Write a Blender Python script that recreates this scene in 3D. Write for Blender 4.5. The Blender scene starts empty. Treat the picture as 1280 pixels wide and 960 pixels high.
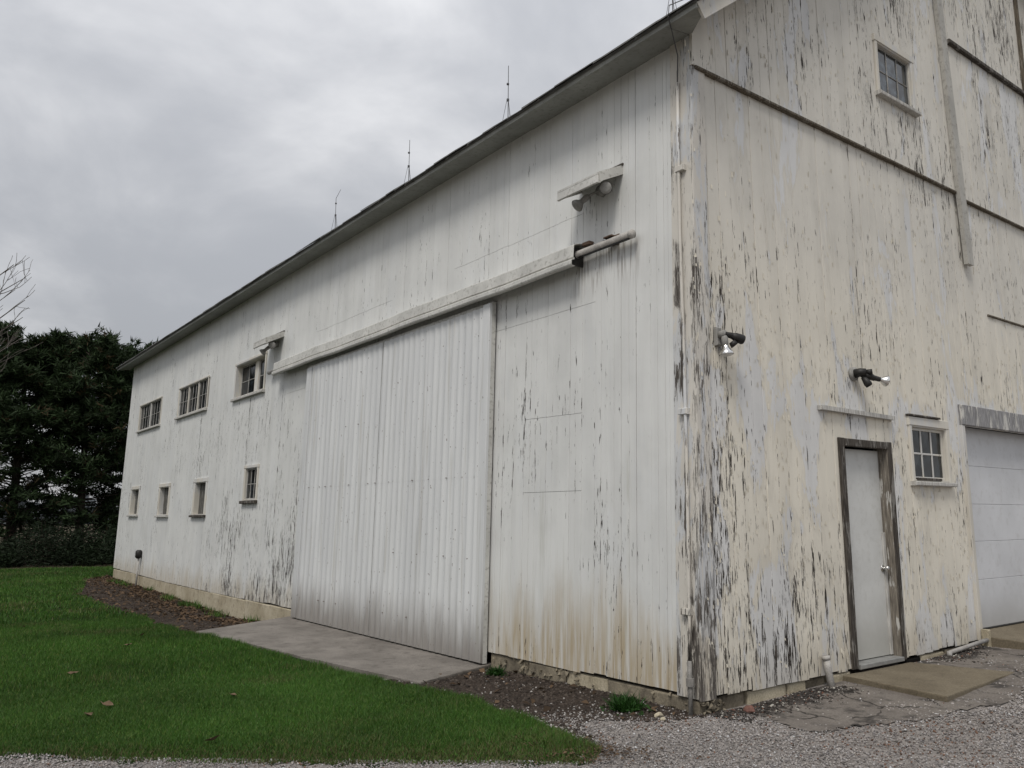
import bpy, bmesh, math, random
import numpy as np
from mathutils import Vector, Matrix

random.seed(7)
RNG = np.random.default_rng(11)
SC = bpy.context.scene
COL = SC.collection

# ------------------------------------------------------------------ camera
K = 0.0296                      # the long wall leans inwards: x = K * z
CAMP = Vector((-5.591, -4.823, 1.62))
cam = bpy.data.cameras.new('camera')
cam.sensor_width = 36.0
cam.lens = 36.0 * 1032.9 / 1280.0
cam.clip_start = 0.05
cam.clip_end = 3000
camo = bpy.data.objects.new('camera', cam)
COL.objects.link(camo)
RT = Vector((0.79971, -0.60039, -0.00071))
UP = Vector((-0.09487, -0.12753, 0.98729))
FW = Vector((0.59284, 0.78948, 0.15895))
camo.matrix_world = Matrix(((RT.x, UP.x, -FW.x, CAMP.x), (RT.y, UP.y, -FW.y, CAMP.y),
                            (RT.z, UP.z, -FW.z, CAMP.z), (0, 0, 0, 1)))
SC.camera = camo

# ------------------------------------------------------------------ world and sun
SUN_EL, SUN_AZ = math.radians(56), math.radians(238)   # azimuth clockwise from +Y
world = bpy.data.worlds.new("World")
SC.world = world
world.use_nodes = True
SC.view_settings.view_transform = 'Standard'
SC.view_settings.look = 'None'
SC.view_settings.gamma = 1.0
SC.view_settings.use_curve_mapping = False
SC.view_settings.exposure = 0.47


# ------------------------------------------------------------------ node helpers
class NT:
    def __init__(s, nt):
        s.nt = nt

    def n(s, typ, **kw):
        o = s.nt.nodes.new(typ)
        for a, b in kw.items():
            setattr(o, a, b)
        return o

    def put(s, sock, v):
        if isinstance(v, bpy.types.NodeSocket):
            s.nt.links.new(v, sock)
        elif v is not None:
            if sock.type == 'RGBA' and len(v) == 3:
                v = (*v, 1)
            sock.default_value = v

    def ma(s, op, a, b=None, c=None, clamp=False):
        o = s.n('ShaderNodeMath', operation=op, use_clamp=clamp)
        s.put(o.inputs[0], a)
        if b is not None: s.put(o.inputs[1], b)
        if c is not None: s.put(o.inputs[2], c)
        return o.outputs[0]

    def add(s, *v):
        r = v[0]
        for q in v[1:]:
            r = s.ma('ADD', r, q)
        return r

    def mul(s, *v):
        r = v[0]
        for q in v[1:]:
            r = s.ma('MULTIPLY', r, q)
        return r

    def mix(s, f, a, b, blend='MIX'):
        o = s.n('ShaderNodeMix', data_type='RGBA', blend_type=blend)
        s.put(o.inputs[0], f); s.put(o.inputs[6], a); s.put(o.inputs[7], b)
        return o.outputs[2]

    def noise(s, vec, scale=1.0, detail=3.0, rough=0.5, dist=0.0):
        o = s.n('ShaderNodeTexNoise')
        s.put(o.inputs['Vector'], vec)
        s.put(o.inputs['Scale'], scale)
        o.inputs['Detail'].default_value = detail
        o.inputs['Roughness'].default_value = rough
        o.inputs['Distortion'].default_value = dist
        return o.outputs['Fac']

    def voro(s, vec, scale=1.0, feature='F1'):
        o = s.n('ShaderNodeTexVoronoi', feature=feature)
        s.put(o.inputs['Vector'], vec)
        s.put(o.inputs['Scale'], scale)
        return o

    def vmul(s, vec, k):
        o = s.n('ShaderNodeVectorMath', operation='MULTIPLY')
        s.put(o.inputs[0], vec); s.put(o.inputs[1], k)
        return o.outputs[0]

    def vadd(s, vec, k):
        o = s.n('ShaderNodeVectorMath', operation='ADD')
        s.put(o.inputs[0], vec); s.put(o.inputs[1], k)
        return o.outputs[0]

    def mr(s, v, a, b, c=0.0, d=1.0, smooth=True):
        o = s.n('ShaderNodeMapRange', interpolation_type='SMOOTHSTEP' if smooth else 'LINEAR')
        s.put(o.inputs[0], v)
        for i, q in enumerate((a, b, c, d)):
            s.put(o.inputs[1 + i], q)
        return o.outputs[0]

    def pos(s):
        return s.n('ShaderNodeNewGeometry').outputs['Position']

    def sep(s, v):
        o = s.n('ShaderNodeSeparateXYZ')
        s.put(o.inputs[0], v)
        return o.outputs

    def rnd(s):
        return s.n('ShaderNodeObjectInfo').outputs['Random']

    def bump(s, h, strength=0.5, dist=0.005):
        o = s.n('ShaderNodeBump')
        o.inputs['Strength'].default_value = strength
        o.inputs['Distance'].default_value = dist
        s.put(o.inputs['Height'], h)
        return o.outputs[0]


def mat(name):
    m = bpy.data.materials.new(name)
    m.use_nodes = True
    t = NT(m.node_tree)
    return m, t, m.node_tree.nodes['Principled BSDF']


def setp(t, b, color=None, rough=None, metal=None, normal=None, spec=None):
    if color is not None: t.put(b.inputs['Base Color'], color)
    if rough is not None: t.put(b.inputs['Roughness'], rough)
    if metal is not None: t.put(b.inputs['Metallic'], metal)
    if normal is not None: t.put(b.inputs['Normal'], normal)
    if spec is not None: t.put(b.inputs['Specular IOR Level'], spec)


# world nodes: overcast cloud deck over a Nishita sky
wt = NT(world.node_tree)
world.node_tree.nodes.clear()
tc = wt.n('ShaderNodeTexCoord').outputs['Generated']
wx, wy, wz = wt.sep(tc)
zc = wt.add(wt.ma("MAXIMUM", wz, 0.0), 0.34)
cv = wt.n('ShaderNodeCombineXYZ')
wt.put(cv.inputs[0], wt.ma('DIVIDE', wx, zc)); wt.put(cv.inputs[1], wt.ma('DIVIDE', wy, zc))
cv = wt.vadd(cv.outputs[0], (7.7, 2.3, 1.4))
c1 = wt.noise(cv, 0.62, 5, 0.52, 0.35)
c2 = wt.noise(wt.vadd(cv, (9, 4, 0)), 2.6, 6, 0.55, 0.3)
cl = wt.mr(wt.add(wt.mul(c1, 0.70), wt.mul(c2, 0.30)), 0.40, 0.61)
cie = wt.ma('MULTIPLY_ADD', wt.ma('MAXIMUM', wz, 0.0), 0.68, 0.53)
deck = wt.mix(cl, (0.51, 0.525, 0.562), (0.985, 0.985, 0.998))
dv = wt.n('ShaderNodeVectorMath', operation='SCALE')
wt.put(dv.inputs[0], deck); wt.put(dv.inputs['Scale'], wt.mul(cie, 8.7))
sky = wt.n('ShaderNodeTexSky', sky_type='NISHITA')
sky.sun_disc = False
sky.sun_elevation = SUN_EL
sky.sun_rotation = SUN_AZ
sky.air_density = 1.5
bg = wt.n('ShaderNodeBackground')
wt.put(bg.inputs['Color'], wt.mix(0.96, sky.outputs[0], dv.outputs[0]))
bg.inputs['Strength'].default_value = 0.10
wo = wt.n('ShaderNodeOutputWorld')
world.node_tree.links.new(bg.outputs[0], wo.inputs[0])

sl = bpy.data.lights.new('sun', 'SUN')
sl.energy = 1.5
sl.angle = math.radians(18)
sl.color = (1.0, 0.955, 0.885)
so = bpy.data.objects.new('sun', sl)
COL.objects.link(so)
sd = Vector((math.sin(SUN_AZ) * math.cos(SUN_EL), math.cos(SUN_AZ) * math.cos(SUN_EL), math.sin(SUN_EL)))
so.rotation_euler = sd.to_track_quat('Z', 'Y').to_euler()


# ------------------------------------------------------------------ geometry helpers
def LW(y, z, o):            # long wall: along y, height z, outwards o
    return (K * z - o, y, z)


def GW(x, z, o):            # gable wall
    return (x, -o, z)


def ID(x, y, z):
    return (x, y, z)


class MB:
    def __init__(s):
        s.v, s.f, s.uv = [], [], []

    def add(s, vs, fs, uvs=None):
        b = len(s.v)
        s.v += [tuple(q) for q in vs]
        s.f += [tuple(i + b for i in q) for q in fs]
        s.uv += uvs if uvs else [(0.5, 0.5)] * len(vs)
        return s

    def box(s, a0, a1, b0, b1, c0, c1, fn=ID):
        P = [fn(a, b, c) for c in (c0, c1) for b in (b0, b1) for a in (a0, a1)]
        return s.add(P, [(0, 2, 3, 1), (4, 5, 7, 6), (0, 1, 5, 4), (2, 6, 7, 3), (0, 4, 6, 2), (1, 3, 7, 5)])

    def cbox(s, a0, a1, b0, b1, c0, c1, fn=ID, ch=0.006):
        """box with its c1 face chamfered"""
        P = [fn(a, b, c0) for b in (b0, b1) for a in (a0, a1)]
        P += [fn(a, b, c1 - ch) for b in (b0, b1) for a in (a0, a1)]
        P += [fn(a, b, c1) for b in (b0 + ch, b1 - ch) for a in (a0 + ch, a1 - ch)]
        q = [(0, 2, 3, 1), (0, 1, 5, 4), (2, 6, 7, 3), (0, 4, 6, 2), (1, 3, 7, 5),
             (4, 5, 9, 8), (6, 10, 11, 7), (4, 8, 10, 6), (5, 7, 11, 9), (8, 9, 11, 10)]
        return s.add(P, q)

    def quadprism(s, pts, d):
        """pts: polygon (list of 3d), extruded by vector d"""
        n = len(pts)
        P = [Vector(p) for p in pts] + [Vector(p) + Vector(d) for p in pts]
        F = [tuple(range(n)), tuple(range(2 * n - 1, n - 1, -1))] + [(i, n + i, n + (i + 1) % n, (i + 1) % n) for i in range(n)]
        return s.add(P, F)

    def tube(s, pts, rad, n=8, cap=True):
        pts = [Vector(p) for p in pts]
        rad = rad if isinstance(rad, (list, tuple)) else [rad] * len(pts)
        b = []
        F = []
        for i, p in enumerate(pts):
            d = (pts[min(i + 1, len(pts) - 1)] - pts[max(i - 1, 0)]).normalized()
            u = d.cross(Vector((0, 0, 1)))
            if u.length < 0.05: u = d.cross(Vector((0, 1, 0)))
            u.normalize(); w = d.cross(u)
            for k in range(n):
                a = 2 * math.pi * k / n
                b.append(p + (u * math.cos(a) + w * math.sin(a)) * rad[i])
        for i in range(len(pts) - 1):
            for k in range(n):
                F.append((i * n + k, i * n + (k + 1) % n, (i + 1) * n + (k + 1) % n, (i + 1) * n + k))
        if cap:
            F.append(tuple(range(n))[::-1])
            F.append(tuple(range((len(pts) - 1) * n, len(pts) * n)))
        return s.add(b, F)

    def build(s, name, m, parent=None, smooth=False, kind=None, label=None, cat=None, group=None):
        me = bpy.data.meshes.new(name)
        me.from_pydata(s.v, [], s.f)
        bm = bmesh.new(); bm.from_mesh(me)
        bmesh.ops.recalc_face_normals(bm, faces=bm.faces)
        bm.to_mesh(me); bm.free()
        ul = me.uv_layers.new(name='UVMap')
        li = np.empty(len(me.loops), dtype=np.int32)
        me.loops.foreach_get('vertex_index', li)
        ul.data.foreach_set('uv', np.array(s.uv, dtype=np.float32)[li].ravel())
        if smooth:
            me.polygons.foreach_set('use_smooth', [True] * len(me.polygons))
        me.materials.append(m)
        return link(name, me, parent, kind, label, cat, group)


def link(name, me, parent=None, kind=None, label=None, cat=None, group=None):
    o = bpy.data.objects.new(name, me)
    COL.objects.link(o)
    if parent: o.parent = parent
    return tag(o, kind, label, cat, group)


def tag(o, kind=None, label=None, cat=None, group=None):
    if kind: o['kind'] = kind
    if label: o['label'] = label
    if cat: o['category'] = cat
    if group: o['group'] = group
    return o


def empty(name, loc, label, cat, group=None):
    o = link(name, None)
    o.location = loc
    return tag(o, None, label, cat, group)


def put(mbs, par):
    """shift world-space child mesh under an empty that has a location"""
    mbs.location = -Vector(par.location)
    return mbs


def raw_mesh(name, V, F, m, cols=None, corners=3):
    """fast mesh from numpy: V (n,3), F (m,corners), cols (n,3) per-vertex colour"""
    me = bpy.data.meshes.new(name)
    me.vertices.add(len(V)); me.vertices.foreach_set('co', V.astype(np.float32).ravel())
    nf = len(F)
    me.loops.add(nf * corners); me.loops.foreach_set('vertex_index', F.astype(np.int32).ravel())
    me.polygons.add(nf)
    me.polygons.foreach_set('loop_start', np.arange(0, nf * corners, corners, dtype=np.int32))
    me.update(calc_edges=True)
    me.validate()
    if cols is not None:
        a = me.attributes.new('tint', 'FLOAT_COLOR', 'POINT')
        c4 = np.concatenate([cols, np.ones((len(cols), 1))], 1).astype(np.float32)
        a.data.foreach_set('color', c4.ravel())
    me.materials.append(m)
    return me


def vnoise(x, y, seed=0):
    xi = np.floor(x).astype(np.int64); yi = np.floor(y).astype(np.int64)
    fx = x - xi; fy = y - yi
    fx = fx * fx * (3 - 2 * fx); fy = fy * fy * (3 - 2 * fy)

    def h(a, b):
        n = (a * 374761393 + b * 668265263 + seed * 1442695041) & 0xffffffff
        n = ((n ^ (n >> 13)) * 1274126177) & 0xffffffff
        return ((n ^ (n >> 16)) & 0xffff) / 65535.0
    return (h(xi, yi) * (1 - fx) + h(xi + 1, yi) * fx) * (1 - fy) + (h(xi, yi + 1) * (1 - fx) + h(xi + 1, yi + 1) * fx) * fy


def fbm(x, y, seed=0, o=3):
    r = 0; a = 0.5; t = 0
    for i in range(o):
        r = r + a * vnoise(x * 2 ** i, y * 2 ** i, seed + i); t += a; a *= .5
    return r / t


def sstep(a, b, x):
    t = np.clip((x - a) / (b - a), 0, 1)
    return t * t * (3 - 2 * t)


def gz(x, y):
    """terrain height"""
    x = np.asarray(x, float); y = np.asarray(y, float)
    wallz = np.interp(y, [-2, 0, 1, 3, 9, 11, 13, 15.5, 18.5, 22, 30, 60, 400],
                      [0, -.005, -.012, -.05, -.17, -.285, -.28, -.225, -.2, -.15, -.12, -.2, -1.0])
    lawn = np.interp(y, [-1, 3, 8, 14, 30, 60, 400], [0.0, -.045, -.05, -.12, -.12, -.2, -1.0])
    w = sstep(-1.7, -.35, x)
    z = lawn * (1 - w) + wallz * w
    return z + 0.026 * np.clip(x, 0, 5.5) * sstep(-5, -1, y) * (1 - sstep(2, 6, y)) - .016 * sstep(0, .6, x) + 0.012 * (fbm(x * .7, y * .7, 3) - .5)


def gzf(x, y):
    return float(gz(x, y))


def inside(P, X, Y):
    P = np.array(P); r = np.zeros(X.shape, bool)
    j = len(P) - 1
    for i in range(len(P)):
        a, b = P[i], P[j]
        c = ((a[1] > Y) != (b[1] > Y)) & (X < (b[0] - a[0]) * (Y - a[1]) / (b[1] - a[1] + 1e-12) + a[0])
        r ^= c; j = i
    return r


def project(X, Y, Z):
    d = np.stack([X - CAMP.x, Y - CAMP.y, Z - CAMP.z], -1)
    u = d @ np.array(RT); v = d @ np.array(UP); w = d @ np.array(FW)
    w2 = np.maximum(w, 1e-3)
    return 640 + 1032.9 * u / w2, 480 - 1032.9 * v / w2, w


# ------------------------------------------------------------------ materials
def paint(name, where):
    m, t, b = mat(name)
    P = t.pos(); x, y, z = t.sep(P)
    r = t.rnd()
    off = t.n('ShaderNodeCombineXYZ')
    t.put(off.inputs[2], t.mul(r, 37.0))
    Pr = t.vadd(P, off.outputs[0])
    u, v, _ = t.sep(t.n('ShaderNodeUVMap').outputs[0])
    e = t.ma('POWER', t.ma('ABSOLUTE', t.ma('MULTIPLY_ADD', u, 2.0, -1.0)), 4.0)
    fine = t.noise(t.vmul(Pr, (62, 62, 5.5)), 1, 5, .62, .3)
    sliv = t.noise(t.vmul(Pr, (44, 44, 5.0)), 1, 6, .64, .4)
    hair = t.noise(t.vmul(Pr, (85, 85, 5.0)), 1, 3, .6, .2)
    mid = t.noise(t.vmul(Pr, (15, 15, 2.4)), 1, 3, .55)
    big = t.noise(t.vmul(P, (1.3, 1.3, .6)), 1, 3, .55)

    def win(q, a, b_, w):      # soft window: 1 between a and b_
        return t.mul(t.mr(q, a - w, a + w), t.mr(q, b_ + w, b_ - w))
    if where == 'gable':
        dens = t.add(
            t.mul(t.mr(x, 1.1, .05), t.mr(z, 4.8, 3.0), .068),
            t.mul(t.mr(z, 1.8, .2), .04),
            t.mul(win(z, 4.1, 5.75, .3), t.mr(x, 4.0, 2.8), -.06),
            t.mul(win(x, 2.75, 3.15, .15), win(z, 3.4, 4.9, .5), .05),
            t.mul(t.mr(z, 6.0, 6.8), .02), -.012)
        thr = .700
    elif where == 'long':
        dens = t.add(t.mul(t.mr(z, .6, .15), .022), t.mul(t.mr(y, 3.6, 2.4), t.mr(z, 2.2, 1.2), -.012),
                     t.mul(t.mr(y, 8.4, 9.0), t.mr(y, 15.5, 10.5), t.mr(z, 3.8, .6), .085),
                     t.mul(win(y, 10.5, 15.5, 1.0), win(z, 2.6, 4.0, .4), .05),
                     t.mul(t.mr(y, 9.5, 12), .012),
                     t.mul(t.mr(z, 5.2, 5.9), -.05), -.042)
        thr = .705
    elif where == 'corner':
        dens = t.add(t.mul(t.mr(z, 5.4, 3.0), .045), t.mul(t.mr(z, 1.4, .1), .05),
                     t.mul(t.mr(y, .05, .0), t.mr(z, 4.6, 3.4), .05),
                     t.mul(win(y, .125, .235, .02), win(z, 3.52, 4.18, .08), .15),
                     t.mul(win(y, .10, .16, .015), win(z, 2.75, 3.5, .25), .15),
                     t.mul(win(y, .13, .235, .02), win(z, 2.65, 3.0, .1), .11),
                     t.mul(win(y, .09, .14, .015), win(z, 1.2, 2.2, .3), .15),
                     t.mul(win(y, .02, .13, .02), win(z, .1, .75, .15), .12), .006)
        thr = .700
    else:
        dens = -.02
        thr = .690
    patch = t.mul(t.add(big, -.5), .34)
    val = t.add(t.mul(fine, .62), t.mul(mid, .50), t.mul(e, .035), patch, dens)
    peel = t.mr(val, thr, thr + .022)
    sv = t.add(t.mul(sliv, .74), t.mul(hair, .26), t.mul(mid, .16), t.mul(e, .05), t.mul(patch, .85), t.mul(dens, .75))
    sthr = {'gable': .686, 'long': .694, 'corner': .700}.get(where, .74)
    black = t.mr(sv, sthr, sthr + .009)
    lowf = t.noise(t.vadd(t.vmul(P, (2.0, 2.0, .55)), (5.2, 3.3, 1.7)), 1, 5, .62, .6)
    um = t.add(lowf, t.mul(t.add(mid, -.5), .14), t.mul(t.add(fine, -.5), .10))
    if where == 'gable':
        um = t.add(um, t.mul(t.mr(z, 4.4, 2.6), .055), t.mul(t.mr(x, .9, .1), t.mr(z, 4.6, 3.2), .13), t.mul(win(z, 2.4, 3.0, .15), .05), t.mul(t.mr(x, 5.6, 6.4), win(z, 5.9, 8.0, .2), .06), -.035)
        under = t.mul(t.mr(um, .545, .570), .85)
        top, unc = (.715, .675, .585), (.635, .640, .645)
        top = t.mix(t.mr(z, 3.2, 5.0), top, (.645, .620, .562))
    elif where == 'long':
        under = t.mul(t.mr(um, .52, .60), .30)
        top, unc = (.655, .660, .645), (.625, .638, .645)
    elif where == 'corner':
        under = t.mr(um, .46, .50)
        top, unc = (.60, .572, .52), (.565, .575, .585)
    else:
        under = t.mul(t.mr(um, .52, .56), .6)
        top, unc = (.60, .572, .51), (.56, .567, .575)
    col = t.mix(under, top, unc)
    br = t.mr(r, 0, 1, .975, 1.02, False)
    gr = t.mr(t.noise(t.vmul(P, (5.5, 5.5, .35)), 1, 4, .6), .36, .60, .94, 1.0)
    blo = t.mr(t.noise(P, 1.3, 5, .6), .3, .6, .92, 1.01)
    sc_ = t.n('ShaderNodeVectorMath', operation='SCALE')
    t.put(sc_.inputs[0], col); t.put(sc_.inputs['Scale'], t.mul(br, gr, blo))
    col = sc_.outputs[0]
    edge = t.mul(t.mr(um, .500, .540), t.mr(um, .575, .548), .22)
    if where in ('gable', 'corner'): col = t.mix(edge, col, (.42, .39, .33))
    if where in ('long', 'corner'):
        nz = t.noise(t.vmul(P, (2.2, 2.2, .5)), 1, 4, .6)
        s1 = t.mul(t.mr(t.add(z, t.mul(t.add(nz, -.5), 1.5)), 1.15, .22), t.mr(y, 3.6, 2.6), .80)
        s2 = t.mul(t.mr(t.add(z, t.mul(t.add(nz, -.5), .9)), .62, .1), t.mr(y, 7, 9), .5)
        drip = t.mr(t.noise(t.vmul(P, (17, 17, .9)), 1, 4, .65), .34, .60, .35, 1.0)
        st = t.mul(t.ma('MAXIMUM', s1, s2), drip)
        if where == 'corner': st = t.mul(st, .45)
        col = t.mix(st, col, (.345, .262, .140))
        run = t.mul(t.mr(t.noise(t.vmul(P, (5.5, 5.5, .40)), 1, 4, .6), .58, .72), t.mr(z, 2.9, 1.7), .36)
        run = t.mul(run, t.ma('MAXIMUM', win(y, .6, 2.9, .3), win(y, 8.4, 10.8, .4)))
        col = t.mix(run, col, (.33, .33, .26))
        rr = t.mul(t.mr(t.noise(t.vmul(P, (34, 34, 1.6)), 1, 4, .65), .47, .64),
                   t.mr(y, .60, .85), t.mr(y, 1.9, 1.5), t.mr(t.add(z, t.mul(mid, .35)), 3.95, 4.40), t.mr(z, 4.40, 4.35), .72)
        col = t.mix(rr, col, (.13, .10, .075))
    else:
        nz = t.noise(t.vmul(P, (3, 3, 1.0)), 1, 4, .6)
        st = t.mul(t.mr(t.add(z, t.mul(t.add(nz, -.5), .9)), .55, .12), .35)
        col = t.mix(st, col, (.40, .34, .25))
    crack = t.mr(t.noise(t.vmul(Pr, (150, 150, 9)), 1, 3, .6), .63, .69)
    crack = t.mul(crack, t.mr(val, thr - .15, thr - .03), .45)
    col = t.mix(crack, col, (.12, .11, .095))
    g1 = t.noise(t.vmul(Pr, (110, 110, 5)), 1, 4, .65)
    wood = t.mix(t.mr(g1, .33, .66), (.042, .037, .032), (.215, .195, .175))
    col = t.mix(peel, col, wood)
    lip = t.mul(t.mr(val, thr - .035, thr - .004), t.mr(val, thr + .004, thr - .002))
    col = t.mix(t.mul(lip, .35), col, (.78, .77, .73))
    col = t.mix(t.mul(black, .45 if where == 'corner' else .97), col, (.024, .018, .014))
    pk = t.ma('MAXIMUM', peel, black)
    h = t.add(t.mul(t.mr(val, thr - .05, thr), .35), t.mul(pk, -1.3), t.mul(crack, -.35), t.mul(g1, .22), t.mul(mid, .35))
    setp(t, b, col, t.mr(pk, 0, 1, .62, .9), normal=t.bump(h, .8, .004), spec=.30)
    return m


M = {}
M['gable'] = paint('peeling_cream_paint', 'gable')
M['long'] = paint('worn_white_paint', 'long')
M['corner'] = paint('corner_paint', 'corner')
M['trim'] = paint('trim_paint', 'trim')


def grey_wood(name, a, c, paintamt=0.0):
    m, t, b = mat(name)
    P = t.pos()
    g = t.noise(t.vmul(P, (70, 70, 5)), 1, 4, .65)
    g2 = t.noise(t.vmul(P, (9, 9, 3)), 1, 3, .6)
    col = t.mix(t.mr(g, .3, .68), a, c)
    pk = t.mul(t.mr(t.add(t.mul(g, .5), t.mul(g2, .6)), .60, .63), paintamt)
    col = t.mix(pk, col, (.55, .54, .51))
    setp(t, b, col, .85, normal=t.bump(t.add(g, t.mul(pk, .6)), .7, .004), spec=.2)
    return m


M['dark_wood'] = grey_wood('weathered_dark_wood', (.028, .024, .020), (.100, .088, .076), .25)
M['bare_wood'] = grey_wood('bare_jamb_wood', (.10, .088, .075), (.27, .24, .20), .9)
M['grey_trim'] = grey_wood('grey_peeling_trim', (.16, .155, .155), (.36, .36, .37), 1.0)
M['drip'] = grey_wood('drip_strip_wood', (.05, .042, .034), (.17, .145, .11), .15)
M['blank'] = grey_wood('grey_plank', (.05, .048, .044), (.135, .13, .118), .25)
M['sash'] = grey_wood('grey_sash', (.19, .185, .175), (.42, .41, .39), .6)


def simple(name, col, rough=.6, var=.15, scale=3.0, metal=0.0, bump=0.0, spec=.4, dirt=None, dirtz=None):
    m, t, b = mat(name)
    P = t.pos()
    n = t.noise(P, scale, 5, .6)
    k = t.mr(n, .25, .75, 1 - var, 1 + var)
    s_ = t.n('ShaderNodeVectorMath', operation='SCALE')
    t.put(s_.inputs[0], col); t.put(s_.inputs['Scale'], k)
    c = s_.outputs[0]
    n2 = t.noise(P, scale * 9, 4, .65)
    if dirt:
        f = t.mr(n2, .50, .68, 0, .55)
        if dirtz:
            z = t.sep(P)[2]
            f = t.ma('MAXIMUM', t.mul(f, .35), t.mul(t.mr(t.add(z, t.mul(t.add(n, -.5), .3)), dirtz[1], dirtz[0]), .65))
        c = t.mix(f, c, dirt)
    setp(t, b, c, rough, metal, t.bump(n2, bump, .01) if bump else None, spec)
    return m


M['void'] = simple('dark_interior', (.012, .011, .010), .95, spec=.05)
M['soffit'] = simple('soffit_paint', (.265, .27, .25), .8, .14, 2.0, dirt=(.17, .17, .15))
M['batten'] = simple('grey_batten_paint', (.40, .39, .36), .75, .14, 2.0, dirt=(.18, .17, .15))
M['shingle'] = simple('asphalt_shingle', (.15, .15, .145), .95, .3, 8, bump=.5)
M['white_metal'] = simple('painted_track_metal', (.53, .525, .495), .55, .16, 2.5, dirt=(.22, .21, .185))
M['fixture'] = simple('dusty_fixture_paint', (.26, .255, .24), .7, .25, 9, dirt=(.16, .15, .14))
M['black_fix'] = simple('black_fixture', (.018, .017, .016), .55, .3, 14)
M['silver'] = simple('reflector_silver', (.75, .74, .72), .22, .08, 12, metal=1.0)
M['bulb_face'] = simple('bulb_glass_face', (.62, .61, .58), .25, .08, 12)
M['rust'] = simple('rusty_iron', (.10, .065, .045), .85, .4, 20, bump=.3)
M['pipe'] = simple('painted_pipe', (.40, .385, .36), .6, .25, 9, dirt=(.12, .10, .085))
M['pipe_grey'] = simple('dull_grey_pipe', (.22, .21, .195), .6, .3, 12, dirt=(.09, .08, .07))
M['rod'] = simple('dull_rod', (.09, .09, .095), .6, .2, 5)
M['door_leaf'] = simple('grey_white_door', (.57, .575, .56), .45, .10, 1.6, dirt=(.33, .32, .28), dirtz=(.1, .9), bump=.06)
M['garage'] = simple('garage_panel_paint', (.585, .595, .615), .5, .08, 1.2, dirt=(.33, .32, .30), dirtz=(.15, .75), bump=.05)
M['chrome'] = simple('worn_chrome', (.6, .59, .57), .25, .1, 30, metal=1.0)
M['thresh'] = simple('aluminium_threshold', (.30, .30, .29), .5, .2, 12, metal=.4)
M['brick'] = simple('broken_red_brick', (.15, .075, .058), .9, .3, 20, bump=.5)
M['sill'] = grey_wood('sill_wood', (.30, .29, .27), (.58, .57, .54), .9)
M['bark'] = grey_wood('bark', (.030, .024, .019), (.085, .070, .056), 0)
M['twig'] = grey_wood('bare_twig_bark', (.07, .06, .052), (.16, .145, .13), 0)


def glass(name, c2=(.030, .036, .042), spec=.22):
    m, t, b = mat(name)
    P = t.pos(); r = t.rnd()
    n = t.noise(P, 6, 3, .6)
    col = t.mix(t.mr(n, .4, .7), (.008, .009, .010), c2)  # blue-grey patches in the pane colour imitate a sky reflection
    rough = t.add(t.mul(r, .08), .03)
    setp(t, b, col, rough, normal=t.bump(t.noise(t.vadd(P, (3, 3, 3)), 2.5, 2, .5), .12, .05), spec=spec)
    return m


M['glass'] = glass('old_window_glass')
M['glass_sky'] = glass('upper_window_glass', (.085, .110, .130), 1.0)  # brighter blue base colour, a painted reflection of the sky
M['glass_mid'] = glass('lower_window_glass', (.026, .033, .038), .35)


def metal_sheet():
    m, t, b = mat('corrugated_white_paint')
    P = t.pos(); x, y, z = t.sep(P)
    n = t.noise(t.vmul(P, (3, 3, .4)), 1, 4, .6)
    col = t.mix(t.mr(n, .3, .7), (.565, .575, .58), (.645, .655, .655))
    low = t.noise(t.vmul(P, (9, 9, 1.2)), 1, 4, .6)
    col = t.mix(t.mul(t.mr(t.add(z, t.mul(t.add(low, -.5), .6)), .75, .02), .85), col, (.19, .17, .15))
    sp = t.noise(t.vmul(P, (30, 30, 18)), 1, 2, .5)
    col = t.mix(t.mul(t.mr(sp, .70, .74), .8), col, (.12, .09, .07))
    st = t.mr(t.noise(t.vmul(P, (12, 12, .35)), 1, 3, .6), .54, .70, 0, .42)
    col = t.mix(st, col, (.36, .35, .31))
    setp(t, b, col, .5, normal=t.bump(low, .15, .004), spec=.35)
    return m


M['sheet'] = metal_sheet()


def concrete(name, c1, c2, stain, crackscale=None, bump=.5):
    m, t, b = mat(name)
    P = t.pos()
    n1 = t.noise(P, 1.6, 5, .6); n2 = t.noise(P, 60, 4, .7); n3 = t.noise(P, 7, 4, .65)
    col = t.mix(t.mr(n1, .3, .7), c1, c2)
    col = t.mix(t.mr(n3, .5, .72, 0, .55), col, stain)
    s_ = t.n('ShaderNodeVectorMath', operation='SCALE')
    t.put(s_.inputs[0], col); t.put(s_.inputs['Scale'], t.mr(n2, .25, .75, .72, 1.22))
    col = s_.outputs[0]
    h = t.add(t.mul(n2, .6), t.mul(n3, .5))
    if crackscale:
        nv = t.n('ShaderNodeTexNoise'); t.put(nv.inputs['Vector'], P); nv.inputs['Scale'].default_value = 3.2; nv.inputs['Detail'].default_value = 6
        vo = t.voro(t.vadd(t.vmul(P, (1, 1, 0)), t.vmul(nv.outputs['Color'], (.42, .42, 0))), crackscale, 'DISTANCE_TO_EDGE').outputs['Distance']
        cr = t.mul(t.mr(t.add(vo, t.mul(t.add(n2, -.5), .03)), .028, .006), t.mr(t.noise(P, 1.9, 3, .6), .44, .56))
        wet = t.mr(t.add(t.noise(P, 2.6, 5, .65), t.mul(t.mr(t.sep(P)[1], -.5, -.1), .12)), .52, .66, 0, .8)
        col = t.mix(wet, col, (.030, .027, .025))
        col = t.mix(t.mul(cr, .85), col, (.018, .016, .014))
        h = t.add(h, t.mul(cr, -1.5))
    setp(t, b, col, .9, normal=t.bump(h, bump, .008), spec=.25)
    return m


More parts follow.
